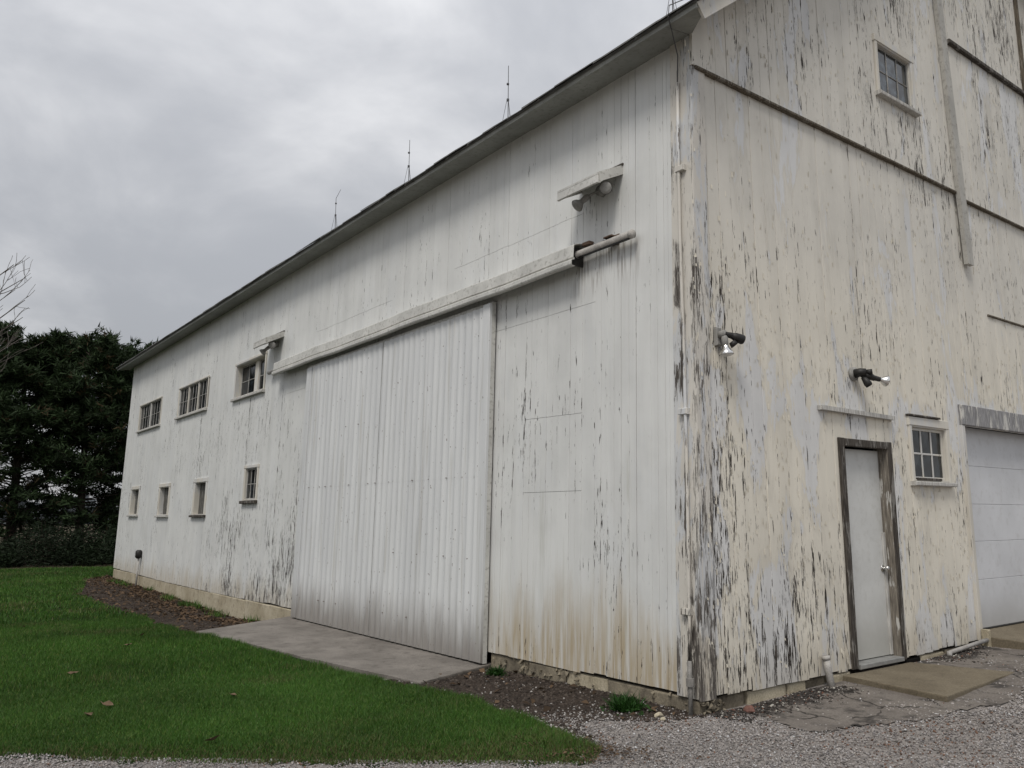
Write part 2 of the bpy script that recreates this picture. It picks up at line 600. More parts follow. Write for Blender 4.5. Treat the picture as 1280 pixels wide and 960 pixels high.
M['slab'] = concrete('slab_concrete', (.148, .134, .119), (.222, .202, .180), (.078, .070, .062))
M['pad'] = concrete('pad_concrete', (.135, .112, .078), (.18, .152, .108), (.10, .082, .058))
M['asphalt'] = concrete('broken_asphalt', (.135, .118, .105), (.185, .165, .145), (.075, .066, .058), 1.7, .9)
M['found'] = concrete('foundation_plaster', (.33, .285, .20), (.46, .41, .31), (.15, .125, .09), None, .8)
M['rubble'] = concrete('foundation_rubble', (.10, .085, .065), (.30, .26, .19), (.035, .03, .026), None, 1.0)


def soil_mat(name, a, c, s1=3, spk=None):
    m, t, b = mat(name)
    P = t.pos()
    n1 = t.noise(P, s1, 6, .65); n2 = t.noise(P, 45, 5, .7)
    col = t.mix(t.mr(t.add(t.mul(n1, .6), t.mul(n2, .45)), .36, .68), a, c)
    if spk:
        v = t.voro(P, 42).outputs['Color']
        sv = t.sep(v)[0]
        col = t.mix(t.mr(sv, .0, 1, 0, .8, False), col, spk)
    setp(t, b, col, .95, normal=t.bump(t.add(n2, n1), .9, .025), spec=.15)
    return m


M['ground'] = soil_mat('field_ground', (.060, .048, .032), (.095, .080, .055), .2)
M['soil'] = soil_mat('dark_soil', (.020, .015, .012), (.068, .052, .041))
M['gravel'] = soil_mat('gravel_bed', (.17, .152, .138), (.30, .275, .255), 1.1, (.36, .33, .31))
M['lawn'] = soil_mat('lawn_soil', (.010, .020, .006), (.022, .040, .010), 1.2)


def tinted(name, rough=.8, trans=0.0, spec=.25, bump=False):
    m, t, b = mat(name)
    a = t.n('ShaderNodeAttribute', attribute_name='tint').outputs['Color']
    setp(t, b, a, rough, spec=spec)
    if trans:
        tr = t.n('ShaderNodeBsdfTranslucent')
        t.put(tr.inputs['Color'], a)
        mx = t.n('ShaderNodeMixShader')
        mx.inputs[0].default_value = trans
        out = m.node_tree.nodes['Material Output']
        m.node_tree.links.new(b.outputs[0], mx.inputs[1])
        m.node_tree.links.new(tr.outputs[0], mx.inputs[2])
        m.node_tree.links.new(mx.outputs[0], out.inputs[0])
    return m


M['grass'] = tinted('grass_blade', .55, .30, .3)
M['stone'] = tinted('crushed_stone', .9, 0, .2)
M['leaf'] = tinted('leaf_litter', .8, .15, .2)
M['needle'] = tinted('pine_needle', .7, .12, .2)

# ------------------------------------------------------------------ outlines on the ground
LAWN = [(-60, 28.6), (-6, 28.8), (-2.3, 28.4), (2, 28.1), (8, 28), (8, 24.2), (2.2, 23.6), (.2, 23.2), (-.75, 22.0), (-1.2, 19.6), (-1.85, 16.5),
        (-1.86, 12.5), (-1.82, 10.8), (-1.9, 8.6), (-1.85, 7.7), (-1.72, 7.55), (-1.58, 6.5), (-1.47, 4.25), (-1.34, 3.1), (-1.2, 2.3), (-1.13, 1.56),
        (-1.24, .72), (-1.33, .03), (-1.42, -.30), (-1.66, -.47), (-2.24, -.02), (-3.5, .97), (-4.42, 1.84), (-4.82, 2.3), (-6.5, 4.1), (-12, 10), (-60, 40)]
SOIL = [(.02, -.06), (-.25, .06), (-.5, .10), (-.75, .38), (-1.0, .40), (-1.2, .05), (-1.45, -.30), (-1.55, .1), (-1.38, .8), (-1.3, 1.6), (-1.35, 2.4), (-1.3, 3.1), (.02, 3.2)]
SOIL2 = [(.02, 8.7), (-1.72, 7.8), (-2.0, 8.6), (-1.95, 10.8), (-2.0, 12.5), (-2.0, 16.6), (-1.4, 19.8), (-.9, 22.2), (.1, 23.3), (.02, 22.3)]
SLAB = [(.09, 3.08), (-1.13, 2.66), (-1.42, 4.6), (-1.62, 6.5), (-1.78, 7.92), (.09, 8.86)]


def grid_sheet(name, poly, step, zoff, m, bbox=None, jitter=True, kind='structure'):
    P = np.array(poly)
    x0, y0 = P.min(0) if bbox is None else bbox[:2]
    x1, y1 = P.max(0) if bbox is None else bbox[2:]
    nx = int((x1 - x0) / step) + 2; ny = int((y1 - y0) / step) + 2
    X, Y = np.meshgrid(x0 + np.arange(nx) * step, y0 + np.arange(ny) * step, indexing='ij')
    cx, cy = X[:-1, :-1] + step / 2, Y[:-1, :-1] + step / 2
    j = (fbm(cx * 3, cy * 3, 5) - .5) * (.18 if jitter else 0)
    ins = inside(poly, cx + j, cy + j)
    idx = np.arange(nx * ny).reshape(nx, ny)
    F = np.stack([idx[:-1, :-1], idx[1:, :-1], idx[1:, 1:], idx[:-1, 1:]], -1)[ins]
    used, inv = np.unique(F, return_inverse=True)
    F = inv.reshape(F.shape)
    Xu, Yu = X.ravel()[used], Y.ravel()[used]
    V = np.stack([Xu, Yu, gz(Xu, Yu) + zoff], 1)
    me = raw_mesh(name, V, F, m, corners=4)
    me.polygons.foreach_set('use_smooth', [True] * len(me.polygons))
    return link(name, me, kind=kind)


# ground: one sheet to the horizon, finer near the barn
def big_ground():
    xs = np.unique(np.concatenate([-np.geomspace(1, 900, 40)[::-1] - 8, np.arange(-9, 10, .4), np.geomspace(1, 900, 40) + 9.5]))
    ys = np.unique(np.concatenate([-np.geomspace(1, 900, 40)[::-1] - 7, np.arange(-8, 31, .5), np.geomspace(1, 1200, 40) + 30.5]))
    X, Y = np.meshgrid(xs, ys, indexing='ij')
    Z = gz(X, Y) - .03
    idx = np.arange(X.size).reshape(X.shape)
    F = np.stack([idx[:-1, :-1], idx[1:, :-1], idx[1:, 1:], idx[:-1, 1:]], -1).reshape(-1, 4)
    me = raw_mesh('ground', np.stack([X.ravel(), Y.ravel(), Z.ravel()], 1), F, M['ground'], corners=4)
    me.polygons.foreach_set('use_smooth', [True] * len(me.polygons))
    link('ground', me, kind='structure')


big_ground()
UNDER = [(-3.2, -3), (.5, -3), (.5, 3.3), (-3.2, 3.3)]
GRAVEL = [(-16, 13), (-12, 9.8), (-6.4, 4.2), (-4.75, 2.35), (-4.35, 1.9), (-3.4, 1.05), (-2.2, .06), (-1.64, -.42), (-1.55, .3), (-1.2, .95), (-.75, .55), (-.4, .18), (.0, .1),
          (.05, .35), (8, .35), (14, .35), (14, -14), (-16, -14)]
grid_sheet('gravel_driveway', GRAVEL, .12, -.004, M['gravel'])
grid_sheet('gravel_driveway', UNDER, .12, -.010, M['gravel'], jitter=False)
grid_sheet('soil_bed', SOIL, .06, .004, M['soil'])
grid_sheet('soil_bed', SOIL2, .10, .004, M['soil'])
grid_sheet('lawn', LAWN, .16, -.002, M['lawn'], bbox=(-16, -.6, 8, 29))

# ------------------------------------------------------------------ barn
barn = empty('barn', (0, 0, 0), 'large white timber barn with peeling paint and a corrugated sliding door', 'barn')
ROOF = .80                        # roof slope
RIDGE = 6.5
EAVE_X, EAVE_Z = -.17, 6.215
RIDGE_Z = EAVE_Z + ROOF * (RIDGE - EAVE_X)
LEN = 22.35
BACK = 13.0


def roofz(x):
    return EAVE_Z + ROOF * (min(x, 2 * RIDGE - x) - EAVE_X)


# dark inner shell so that joints and openings read dark
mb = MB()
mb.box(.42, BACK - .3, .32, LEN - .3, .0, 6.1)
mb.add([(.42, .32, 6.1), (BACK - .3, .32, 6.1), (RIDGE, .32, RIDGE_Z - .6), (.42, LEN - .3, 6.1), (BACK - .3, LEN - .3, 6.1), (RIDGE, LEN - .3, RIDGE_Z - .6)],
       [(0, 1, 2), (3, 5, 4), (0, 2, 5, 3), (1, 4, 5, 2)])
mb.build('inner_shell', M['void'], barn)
# the far walls
mb = MB()
mb.box(.2, BACK, LEN - .06, LEN, -.1, 6.2)
mb.add([(.2, LEN, 6.2), (BACK, LEN, 6.2), (RIDGE, LEN, RIDGE_Z - .2), (.2, LEN - .06, 6.2), (BACK, LEN - .06, 6.2), (RIDGE, LEN - .06, RIDGE_Z - .2)],
       [(0, 1, 2), (3, 5, 4)])
mb.box(BACK - .05, BACK, .0, LEN - .06, -.1, 6.3)
mb.build('wall', M['trim'], barn)

# --- openings: (a0, a1, z0, z1)
L_WIN = {'a': (18.58, 20.95, 4.10, 4.82), 'b': (14.52, 16.88, 4.12, 4.83), 'c': (10.88, 12.58, 4.10, 4.80),
         'd': (10.85, 11.50, 1.95, 2.57), 'e': (20.08, 20.95, 1.70, 2.40), 'f': (17.0, 17.85, 1.68, 2.38), 'g': (14.0, 14.8, 1.68, 2.40)}
G_OPEN = {'door': (2.34, 3.19, .10, 2.36), 'win': (3.76, 4.56, 2.03, 2.66), 'uwin': (3.60, 4.40, 6.72, 7.38), 'garage': (5.04, 8.1, 0.0, 2.74)}


def segs(u0, u1, z0, z1, opens):
    """pieces of a board left over beside openings -> list of (z0,z1)"""
    cuts = [(o[2], o[3]) for o in opens if o[0] < (u0 + u1) / 2 < o[1]]
    out = []; z = z0
    for c0, c1 in sorted(cuts):
        if c0 > z + .02: out.append((z, c0))
        z = max(z, c1)
    if z1 > z + .02: out.append((z, z1))
    return out


def board_mb(u0, u1, pieces, out, fn, th=.022, tilt=0.0, topfn=None):
    mb = MB(); ch = .0022
    for (z0, z1) in pieces:
        zt0 = zt1 = z1
        if topfn: zt0, zt1 = min(z1, topfn(u0)), min(z1, topfn(u1))
        prof = [(u0, out - th, 0.0), (u0, out - ch, 0.0), (u0 + ch, out, .03), (u1 - ch, out + tilt, .97), (u1, out - ch + tilt, 1.0), (u1, out - th, 1.0)]
        V, U = [], []
        for r in (0, 1):
            for (u, o, q) in prof:
                z = z0 if r == 0 else (zt0 + (zt1 - zt0) * q)
                V.append(fn(u, z, o)); U.append((q, r))
        F = [(i, i + 1, i + 7, i + 6) for i in range(5)] + [(0, 6, 11, 5), (0, 5, 4, 3, 2, 1), (6, 7, 8, 9, 10, 11)]
        mb.add(V, F, U)
    return mb


# --- long wall boards
edges = [.255, .37, .55, .745, .95, 1.15, 1.33, 1.53, 1.72, 1.92, 2.108, 2.30, 2.494, 2.695, 2.892, 3.09]
while edges[-1] < LEN - .05:
    edges.append(edges[-1] + random.choice((.17, .19, .20, .20, .21, .23)))
edges[-1] = LEN
nl = 0
for i in range(len(edges) - 1):
    u0, u1 = edges[i], edges[i + 1]
    uc = (u0 + u1) / 2
    g = random.choice((.0006, .0009, .0014, .0042)) if uc < 9 else random.choice((.001, .002, .004))
    zb = .118 + random.uniform(-.008, .008) + (.02 if uc < 1.5 else 0)
    if uc > 10: zb = np.interp(uc, [10, 13, 17, 22.3], [.10, .08, .078, .145]) + random.uniform(-.006, .006)
    ops = list(L_WIN.values())
    o = random.uniform(-.0025, .0025)
    ps = segs(u0, u1, zb, 6.27, ops)
    # old openings boarded over: horizontal saw cuts
    cuts = []
    if 1.55 < uc < 4.15: cuts.append(4.86 + random.uniform(-.004, .004))
    if 5.75 < uc < 8.4: cuts.append(4.80 + random.uniform(-.004, .004))
    if 1.56 < uc < 2.46: cuts += [2.69 + (uc - 1.9) * .02, 1.885]
    if 1.35 < uc < 3.1: cuts.append(3.83)
    if 8.6 < uc < 9.6: cuts.append(3.86)
    res = []
    for (a, b) in ps:
        for c in sorted(cuts):
            if a + .1 < c < b - .1:
                res.append((a, c - .0022)); a = c + .0018
        res.append((a, b))
    # tongue-and-groove centre bead on most boards: a second narrow joint
    mbb = MB()
    if uc < 8.5 and random.random() < .65:
        mid = uc + random.uniform(-.01, .01)
        A = board_mb(u0 + g / 2, mid - .0008, res, o, LW, .022, random.uniform(-.001, .001))
        B = board_mb(mid + .0008, u1 - g / 2, res, o + random.uniform(-.001, .001), LW)
        mbb.add(A.v, A.f, A.uv); mbb.add(B.v, B.f, B.uv)
    else:
        A = board_mb(u0 + g / 2, u1 - g / 2, res, o, LW, .022, random.uniform(-.002, .002))
        mbb.add(A.v, A.f, A.uv)
    mbb.build('siding_board', M['long'], barn); nl += 1

# --- gable boards (lower row, and an upper row that stands proud above the drip strip)
edges = [.17]
while edges[-1] < 8.55:
    edges.append(edges[-1] + random.choice((.15, .165, .175, .175, .185)))
ng = 0
for i in range(len(edges) - 1):
    u0, u1 = edges[i], edges[i + 1]
    uc = (u0 + u1) / 2
    g = random.choice((.0008, .0015, .003, .005))
    zb = np.interp(uc, [0, 1.2, 3.3, 5, 9], [.118, .115, .132, .17, .25]) + random.uniform(-.012, .010)
    split = 5.87 if uc < 5.35 else 5.815
    ops = list(G_OPEN.values())
    lo = segs(u0, u1, zb, split, ops)
    if uc > 6.03:
        lo2 = []
        for (a, b) in lo:
            if a < 4.3 < b: lo2 += [(a, 4.29), (4.30, b)]
            else: lo2.append((a, b))
        lo = lo2
    mbb = board_mb(u0 + g / 2, u1 - g / 2, lo, random.uniform(-.002, .002), GW, .022, random.uniform(-.003, .003))
    o = .022 + random.uniform(-.003, .003)
    hi = segs(u0, u1, split + .006, 13, ops)
    if uc > 5.5:
        h2 = []
        for (a, b) in hi:
            if a < 8.09 < b: h2 += [(a, 8.085), (8.095, b)]
            else: h2.append((a, b))
        hi = h2
    B = board_mb(u0 + g / 2, u1 - g / 2, hi, o, GW, .03, random.uniform(-.003, .003), topfn=lambda u: roofz(u) - .06)
    mbb.add(B.v, B.f, B.uv)
    mbb.build('siding_board', M['gable'], barn); ng += 1
# rest of the gable beyond the frame: plain wall
mb = MB()
x0 = edges[-1] + .004
mb.quadprism([(x0, 0, .1), (BACK, 0, .1), (BACK, 0, roofz(BACK) - .06), (x0, 0, roofz(x0) - .06)], (0, .03, 0))
mb.build('wall', M['gable'], barn)

# --- corner boards
mb = board_mb(.0, .251, [(.115, 6.27)], .020, LW, .03)
mb.build('corner_board', M['corner'], barn)
A = board_mb(-.022, .168, [(.105, 5.868)], .022, lambda x, z, o: (K * z + x, -o, z), .03)
A.build('corner_board', M['corner'], barn)
A = board_mb(-.022, .205, [(5.876, 6.45)], .036, lambda x, z, o: (K * z + x, -o, z), .036, topfn=lambda u: 6.42 + u * ROOF)
A.build('corner_board', M['gable'], barn)
# --- drip strips on the gable
for (a, b_, z0, o, w) in ((.19, 5.36, 5.862, .050, .030), (5.60, 8.5, 5.808, .050, .030), (6.03, 8.5, 4.295, .022, .026)):
    n = max(1, int((b_ - a) / 1.7)); L = (b_ - a) / n
    for k in range(n):
        MB().cbox(a + k * L + .003, a + (k + 1) * L - .003, z0 - w / 2 + random.uniform(-.004, .004), z0 + w / 2, -.005, o, GW, .006).build('drip_strip', M['drip'], barn)
MB().cbox(5.50, 8.05, 8.055, 8.115, .0, .075, GW, .008).build('drip_strip', M['dark_wood'], barn)

# leaning batten beside the hay door
mb = MB()
P = [(5.42, 4.885), (5.58, 4.885), (5.30, 9.4), (5.14, 9.4)]
mb.quadprism([GW(a, z, .085) for a, z in P], (0, .055, 0))
mb.build('batten', M['batten'], barn)
MB().cbox(7.955, 8.005, 6.9, 10.1, .0, .07, GW, .006).build('batten', M['drip'], barn)

# --- soffit, roof, rake boards
mb = MB()
MB().quadprism([(EAVE_X, -.38, 6.158), (-.06, -.38, 6.166), (.186, -.004, 6.200), (EAVE_X, -.004, 6.158)], (0, 0, .013)).build('soffit_panel', M['soffit'], barn)
ys = [0.0]
while ys[-1] < LEN + .55: ys.append(min(LEN + .55, ys[-1] + 2.44))
for i in range(len(ys) - 1):
    a, b_ = ys[i] + .002, ys[i + 1] - .002
    dz = random.uniform(-.004, .004)
    m2 = MB()
    m2.quadprism([(EAVE_X, a, 6.158 + dz), (.188, a, 6.200 + dz), (.188, a, 6.213 + dz), (EAVE_X, a, 6.172 + dz)], (0, b_ - a, 0))
    m2.build('soffit_panel', M['soffit'], barn)
MB().box(EAVE_X - .012, EAVE_X, -.385, LEN + .56, 6.145, EAVE_Z - .01).build('fascia', M['soffit'], barn)
mb = MB()
th = .022
for s in (0, 1):
    def rx(x): return x if s == 0 else 2 * RIDGE - x
    a, b_ = EAVE_X - .03, RIDGE
    V = []
    for yy in (-.42, LEN + .58):
        for (x, dz) in ((a, 0), (b_, 0), (b_, th), (a, th)):
            V.append((rx(x), yy, roofz(x) + dz + (.02 if x == a and 0 else 0)))
    mb.add(V, [(0, 1, 2, 3), (4, 7, 6, 5), (0, 4, 5, 1), (3, 2, 6, 7), (0, 3, 7, 4), (1, 5, 6, 2)])
roof = mb.build('roof', M['shingle'], barn)
mb = MB()
y = -.44
while y < LEN + .5:
    w = random.uniform(.22, .34); p = random.uniform(.0, .025); h = random.uniform(.008, .018)
    zt = roofz(EAVE_X) + th
    x0 = EAVE_X - .045 - p
    mb.add([(x0, y, zt - .034), (x0, y + w, zt - .034 + random.uniform(-.005, .005)), (x0, y + w, zt - .034 + h), (x0, y, zt - .034 + h),
            (x0 + .5, y, zt + .366), (x0 + .5, y + w, zt + .366), (x0 + .5, y + w, zt + .366 + h), (x0 + .5, y, zt + .366 + h)],
           [(0, 1, 2, 3), (4, 7, 6, 5), (0, 4, 5, 1), (3, 2, 6, 7), (0, 3, 7, 4), (1, 5, 6, 2)])
    y += w + random.choice((.004, .004, .012))
mb.build('shingle_edge', M['shingle'], roof, kind='stuff')
# rake board and its soffit on the gable side, in lengths
a, b_ = EAVE_X, RIDGE
n = 3
for k in range(n):
    xa, xb = a + (b_ - a) * k / n + (.003 if k else 0), a + (b_ - a) * (k + 1) / n - .003
    za, zb = roofz(xa) - .012, roofz(xb) - .012
    cut = .10 if k == 0 else 0
    MB().quadprism([(xa, -.385, za), (xb, -.385, zb), (xb, -.385, zb - .235), (xa + cut, -.385, za - .235 + cut * ROOF + (.09 if k == 0 else 0) - .06 * (k == 0))],
                   (0, .025, 0)).build('rake_board', M['trim'], barn)
    if k == 0: xa += .25
    MB().quadprism([(xa, -.358, roofz(xa) - .035), (xb, -.358, roofz(xb) - .035), (xb, -.358, roofz(xb) - .012), (xa, -.358, roofz(xa) - .012)],
                   (0, .355, 0)).build('rake_soffit', M['trim'], barn)

# --- foundation blocks
fb = []
u = -.02
gable_blocks = [(-.02, .28, 'rubble'), (.31, .62, 'brickish'), (.64, 1.20, 'found'), (1.215, 1.50, 'found'), (1.52, 1.86, 'brickish'), (1.9, 2.25, 'found'),
                (3.3, 3.62, 'void'), (3.64, 4.15, 'found'), (4.18, 5.0, 'rubble')]
M['brickish'] = M['brick']
for (a, b_, mm) in gable_blocks:
    top = float(np.interp((a + b_) / 2, [0, 1.2, 3.3, 5], [.105, .10, .115, .15])) - random.uniform(0, .012)
    MB().cbox(a, b_, -.35, top, -.14, -.004 - random.uniform(0, .015) - (.03 if mm == 'brickish' else 0), GW, .014).build('foundation_block', M['rubble'] if mm == 'brickish' else M[mm], barn)
for (a, b_, mm, pr) in ((.02, .55, 'rubble', 0), (.56, 1.15, 'rubble', -.012), (1.16, 1.75, 'found', -.018), (1.76, 2.35, 'rubble', -.006), (2.36, 3.06, 'rubble', -.02),
                        (8.62, 9.75, 'found', .02), (9.76, 11.0, 'found', .018), (11.02, 13.1, 'found', .012), (13.12, 16.9, 'found', -.002), (16.92, 19.6, 'found', -.006), (19.62, 22.3, 'found', .004)):
    top = .108 if a < 8 else float(np.interp((a + b_) / 2, [9, 13, 17, 22], [.10, .072, .07, .12]))
    MB().cbox(a, b_, -.6, top - random.uniform(.0, .008), -.16, -.004 + pr, LW, .012).build('foundation_block', M[mm], barn)
# knobbly field stones showing where the plaster has gone, near the corner
mb = MB()
for i in range(70):
    if random.random() < .7: yy, zz = random.uniform(.0, 3.0), random.uniform(-.06, .105); base = LW(yy, zz, .0)
    else: yy, zz = random.uniform(0, .3), random.uniform(-.04, .10); base = GW(yy, zz, .0)
    r = random.uniform(.012, .034)
    pts = [Vector(base) + Vector((random.gauss(0, 1), random.gauss(0, 1), random.gauss(0, .8))).normalized() * r * random.uniform(.8, 1.3) for _ in range(8)]
    bm = bmesh.new()
    for p in pts: bm.verts.new(p)
    bmesh.ops.convex_hull(bm, input=bm.verts)
    bm.verts.ensure_lookup_table(); bm.verts.index_update()
    mb.add([v.co[:] for v in bm.verts], [tuple(v.index for v in f.verts) for f in bm.faces]); bm.free()
mb.build('rubble_stones', M['rubble'], barn, kind='stuff')


# --- windows
def window(fn, a0, a1, z0, z1, cols, rows, trim=.07, out=.022, rec=.05, mull=(), head=None, sill=.05, mat_=None, sash=.035, mun=.018, blank=False, dark_sill=False, gl='glass'):
    mat_ = mat_ or M['trim']
    mb = MB()
    h = head or trim
    # casing
    mb.cbox(a0 - trim, a0, z0 - .01, z1 + .002, -.02, out, fn, .005)
    mb.cbox(a1, a1 + trim, z0 - .01, z1 + .002, -.02, out, fn, .005)
    mb.cbox(a0 - trim - .012, a1 + trim + .012, z1 + .002, z1 + .002 + h, -.02, out + .006, fn, .005)
    # reveal
    for (p, q, r_, s_) in ((a0 - .004, a0 + .012, z0, z1), (a1 - .012, a1 + .004, z0, z1)):
        mb.box(p, q, r_, s_, -rec - .05, .012, fn)
    mb.box(a0 + .012, a1 - .012, z1 - .012, z1 + .004, -rec - .05, .012, fn)
    mb.box(a0 + .012, a1 - .012, z0 - .004, z0 + .012, -rec - .05, .012, fn)
    w = mb.build('window', mat_, barn)
    MB().cbox(a0 - trim - .03, a1 + trim + .03, z0 - .01 - sill, z0 - .012, -.03, out + .045, fn, .008).build('sill', M['dark_wood'] if dark_sill else M['sill'], w)
    ia, ib, iz0, iz1 = a0 + .012, a1 - .012, z0 + .012, z1 - .012
    bays = []
    e_ = ia
    for (m0, m1) in mull:
        bays.append((e_, m0)); e_ = m1
        MB().cbox(m0, m1, iz0, iz1, -rec - .04, -rec + .03, fn, .004).build('mullion', mat_, w)
    bays.append((e_, ib))
    if blank:
        n = 3; L = (ib - ia) / n
        for k in range(n):
            MB().cbox(ia + k * L + .003, ia + (k + 1) * L - .003, iz0, iz1 - random.uniform(0, .01), -rec - .03, -rec + random.uniform(-.004, .004), fn, .004).build('plank', M['blank'], w)
        return w
    mb = MB()
    for (b0, b1) in bays:
        mb.cbox(b0, b0 + sash, iz0, iz1, -rec - .02, -rec + .008, fn, .004)
        mb.cbox(b1 - sash, b1, iz0, iz1, -rec - .02, -rec + .008, fn, .004)
        mb.cbox(b0 + sash, b1 - sash, iz0, iz0 + sash, -rec - .02, -rec + .008, fn, .004)
        mb.cbox(b0 + sash, b1 - sash, iz1 - sash, iz1, -rec - .02, -rec + .008, fn, .004)
        pw = (b1 - b0 - 2 * sash) / cols; ph = (iz1 - iz0 - 2 * sash) / rows
        for c in range(1, cols):
            u = b0 + sash + c * pw
            mb.cbox(u - mun / 2, u + mun / 2, iz0 + sash, iz1 - sash, -rec - .015, -rec + .004, fn, .004)
        for r_ in range(1, rows):
            zz = iz0 + sash + r_ * ph
            mb.cbox(b0 + sash, b1 - sash, zz - mun / 2, zz + mun / 2, -rec - .015, -rec + .0025, fn, .004)
        for c in range(cols):
            for r_ in range(rows):
                p0, p1 = b0 + sash + c * pw, b0 + sash + (c + 1) * pw
                q0, q1 = iz0 + sash + r_ * ph, iz0 + sash + (r_ + 1) * ph
                tl = random.uniform(-.002, .002); tr = random.uniform(-.002, .002); d = -rec - .008
                V = [fn(p0, q0, d + tl), fn(p1, q0, d - tl), fn(p1, q1, d + tr), fn(p0, q1, d - tr)]
                V += [fn(p0, q0, d - .006), fn(p1, q0, d - .006), fn(p1, q1, d - .006), fn(p0, q1, d - .006)]
                MB().add(V, [(0, 1, 2, 3), (7, 6, 5, 4)]).build('pane', M[gl], w)
    mb.build('sash', M['trim'] if gl == 'glass_mid' else M['sash'], w)
    return w


w = L_WIN['a']; window(LW, *w, 4, 2, .04, .02, .03, mull=((19.73, 19.79),), sill=.05, mun=.014, sash=.022)
w = L_WIN['b']; window(LW, *w, 3, 2, .04, .02, .03, mull=((15.28, 15.32), (16.08, 16.12)), sill=.06, mun=.014, sash=.022)
w = L_WIN['c']; window(LW, *w, 2, 2, .05, .02, .12, mull=((11.50, 11.70),), sill=.06, mun=.016, sash=.026)
w = L_WIN['d']; window(LW, *w, 3, 2, .06, .022, .03, sill=.06, dark_sill=True, mun=.014, sash=.024)
for q in 'ef':
    w = L_WIN[q]; window(LW, *w, 1, 1, .09, .022, .10, sill=.05, blank=True)
w = L_WIN['g']; window(LW, *w, 1, 1, .09, .022, .10, sill=.05, blank=True, dark_sill=True)
w = G_OPEN['win']; wn = window(GW, *w, 3, 2, .055, .024, .03, head=.10, sill=.05, sash=.035, mun=.022, mat_=M['trim'], gl='glass_mid')
mb = MB(); mb.cbox(3.68, 4.40, 2.766, 2.788, .0, .05, GW, .006); mb.build('ledge', M['dark_wood'], wn)
mb = MB(); mb.cbox(3.80, 4.36, 2.035, 2.062, -.02, .03, GW, .004); mb.build('rotten_rail', M['dark_wood'], wn)
w = G_OPEN['uwin']; window(lambda x, z, o: GW(x, z, o + .024), *w, 3, 2, .055, .022, .03, head=.085, sill=.055, sash=.02, mun=.012, gl='glass_sky')

# --- sliding door with corrugated sheets
door = MB().cbox(3.06, 8.53, .0, 4.19, .030, .088, LW, .004).build('sliding_door', M['white_metal'], barn)


def sheet(y0, y1, z0, z1, o0, pitch, amp=.017, flat=None):
    n = max(2, int((y1 - y0) / pitch)) * 14
    V, F = [], []
    for i in range(n + 1):
        yy = y0 + (y1 - y0) * i / n
        ph = (yy - y0) / pitch * 2 * math.pi
        s_ = .5 - .5 * math.cos(ph)
        o = o0 + amp * (s_ ** 1.6)
        for z in (z0, (z0 + z1) / 2, z1):
            V.append(LW(yy, z, o + random.uniform(-.0008, .0008)))
    for i in range(n):
        for j in range(2):
            a = i * 3 + j
            F.append((a, a + 3, a + 4, a + 1))
    return MB().add(V, F)


cols_ = [(5.808, 8.33, .168), (4.46, 5.792, .148), (3.20, 4.475, .148)]
for k, (a, b_, p) in enumerate(cols_):
    for (z0, z1, dz) in ((.01, 2.105, 0), (2.09, 4.15, .0008)):
        ob = sheet(a, b_, z0, z1 + random.uniform(-.01, .01), .094 + .002 * k + dz, p).build('corrugated_sheet', M['sheet'], door, smooth=False)
MB().cbox(8.335, 8.53, .01, 4.15, .088, .108, LW, .004).build('edge_trim', M['sheet'], door)
MB().cbox(3.06, 3.205, .01, 4.165, .088, .125, LW, .005).build('edge_trim', M['sheet'], door)
mb = MB()
for (zz) in (.35, 1.15, 2.10, 3.0, 3.8):
    yy = 3.3
    while yy < 8.3:
        if random.random() < (.6 if zz == 2.10 else .2):
            s_ = .0045
            mb.cbox(yy - s_, yy + s_, zz - s_, zz + s_, .09, .118, LW, .003)
        yy += .21
mb.build('screws', M['rust'], door, kind='stuff')

# --- track cover, rail
prof = [(.0, 4.512), (.015, 4.505), (.015, 4.490), (.145, 4.462), (.172, 4.450), (.178, 4.440), (.184, 4.318), (.170, 4.306), (.172, 4.292), (.204, 4.282), (.208, 4.275), (.208, 4.238), (.202, 4.226), (.165, 4.222)]
ycuts = [1.47, 3.9, 6.3, 8.1, 9.93]
for k in range(4):
    a, b_ = ycuts[k], ycuts[k + 1]
    V, F = [], []
    n = 6
    for i in range(n + 1):
        yy = a + (b_ - a) * i / n
        sag = .006 * math.sin(yy * 1.7) + .004 * math.sin(yy * 4.1)
        for (o, z) in prof: V.append(LW(yy, z + sag, o + (.002 if k % 2 else 0)))
    q = len(prof)
    for i in range(n):
        for j in range(q - 1):
            F.append((i * q + j, (i + 1) * q + j, (i + 1) * q + j + 1, i * q + j + 1))
    ob = MB().add(V, F).build('track_cover', M['white_metal'], barn)
    md = ob.modifiers.new('thickness', 'SOLIDIFY'); md.thickness = .006; md.offset = 1
rail = MB().tube([LW(.70, 4.375, .085), LW(10.42, 4.345, .085)], .040, 14).build('track_rail', M['pipe'], barn, smooth=True)
for yy in (1.02, 9.98, 3.2, 5.5, 7.8):
    mb = MB(); mb.cbox(yy - .06, yy + .06, 4.42, 4.435, .0, .13, LW, .004)
    mb.cbox(yy - .05, yy + .05, 4.36, 4.47, .0, .015, LW, .004)
    mb.build('rail_bracket', M['rust'], rail)
MB().tube([LW(.696, 4.375, .085), LW(.73, 4.375, .085)], .045, 14).build('rail_end_cap', M['pipe'], rail, smooth=True)
MB().box(.74, 1.5, 4.330, 4.342, .075, .105, LW).build('rail_slot', M['black_fix'], rail)  # black strip standing for the shade inside the slot under the rail
MB().cbox(1.52, 1.54, 4.25, 4.45, .0, .15, LW, .004).build('cover_shade_plate', M['black_fix'], barn)  # black plate imitating the shade inside the cover's open end
MB().cbox(1.36, 1.47, 4.455, 4.492, .0, .07, LW, .004).build('cover_flap', M['rust'], barn)

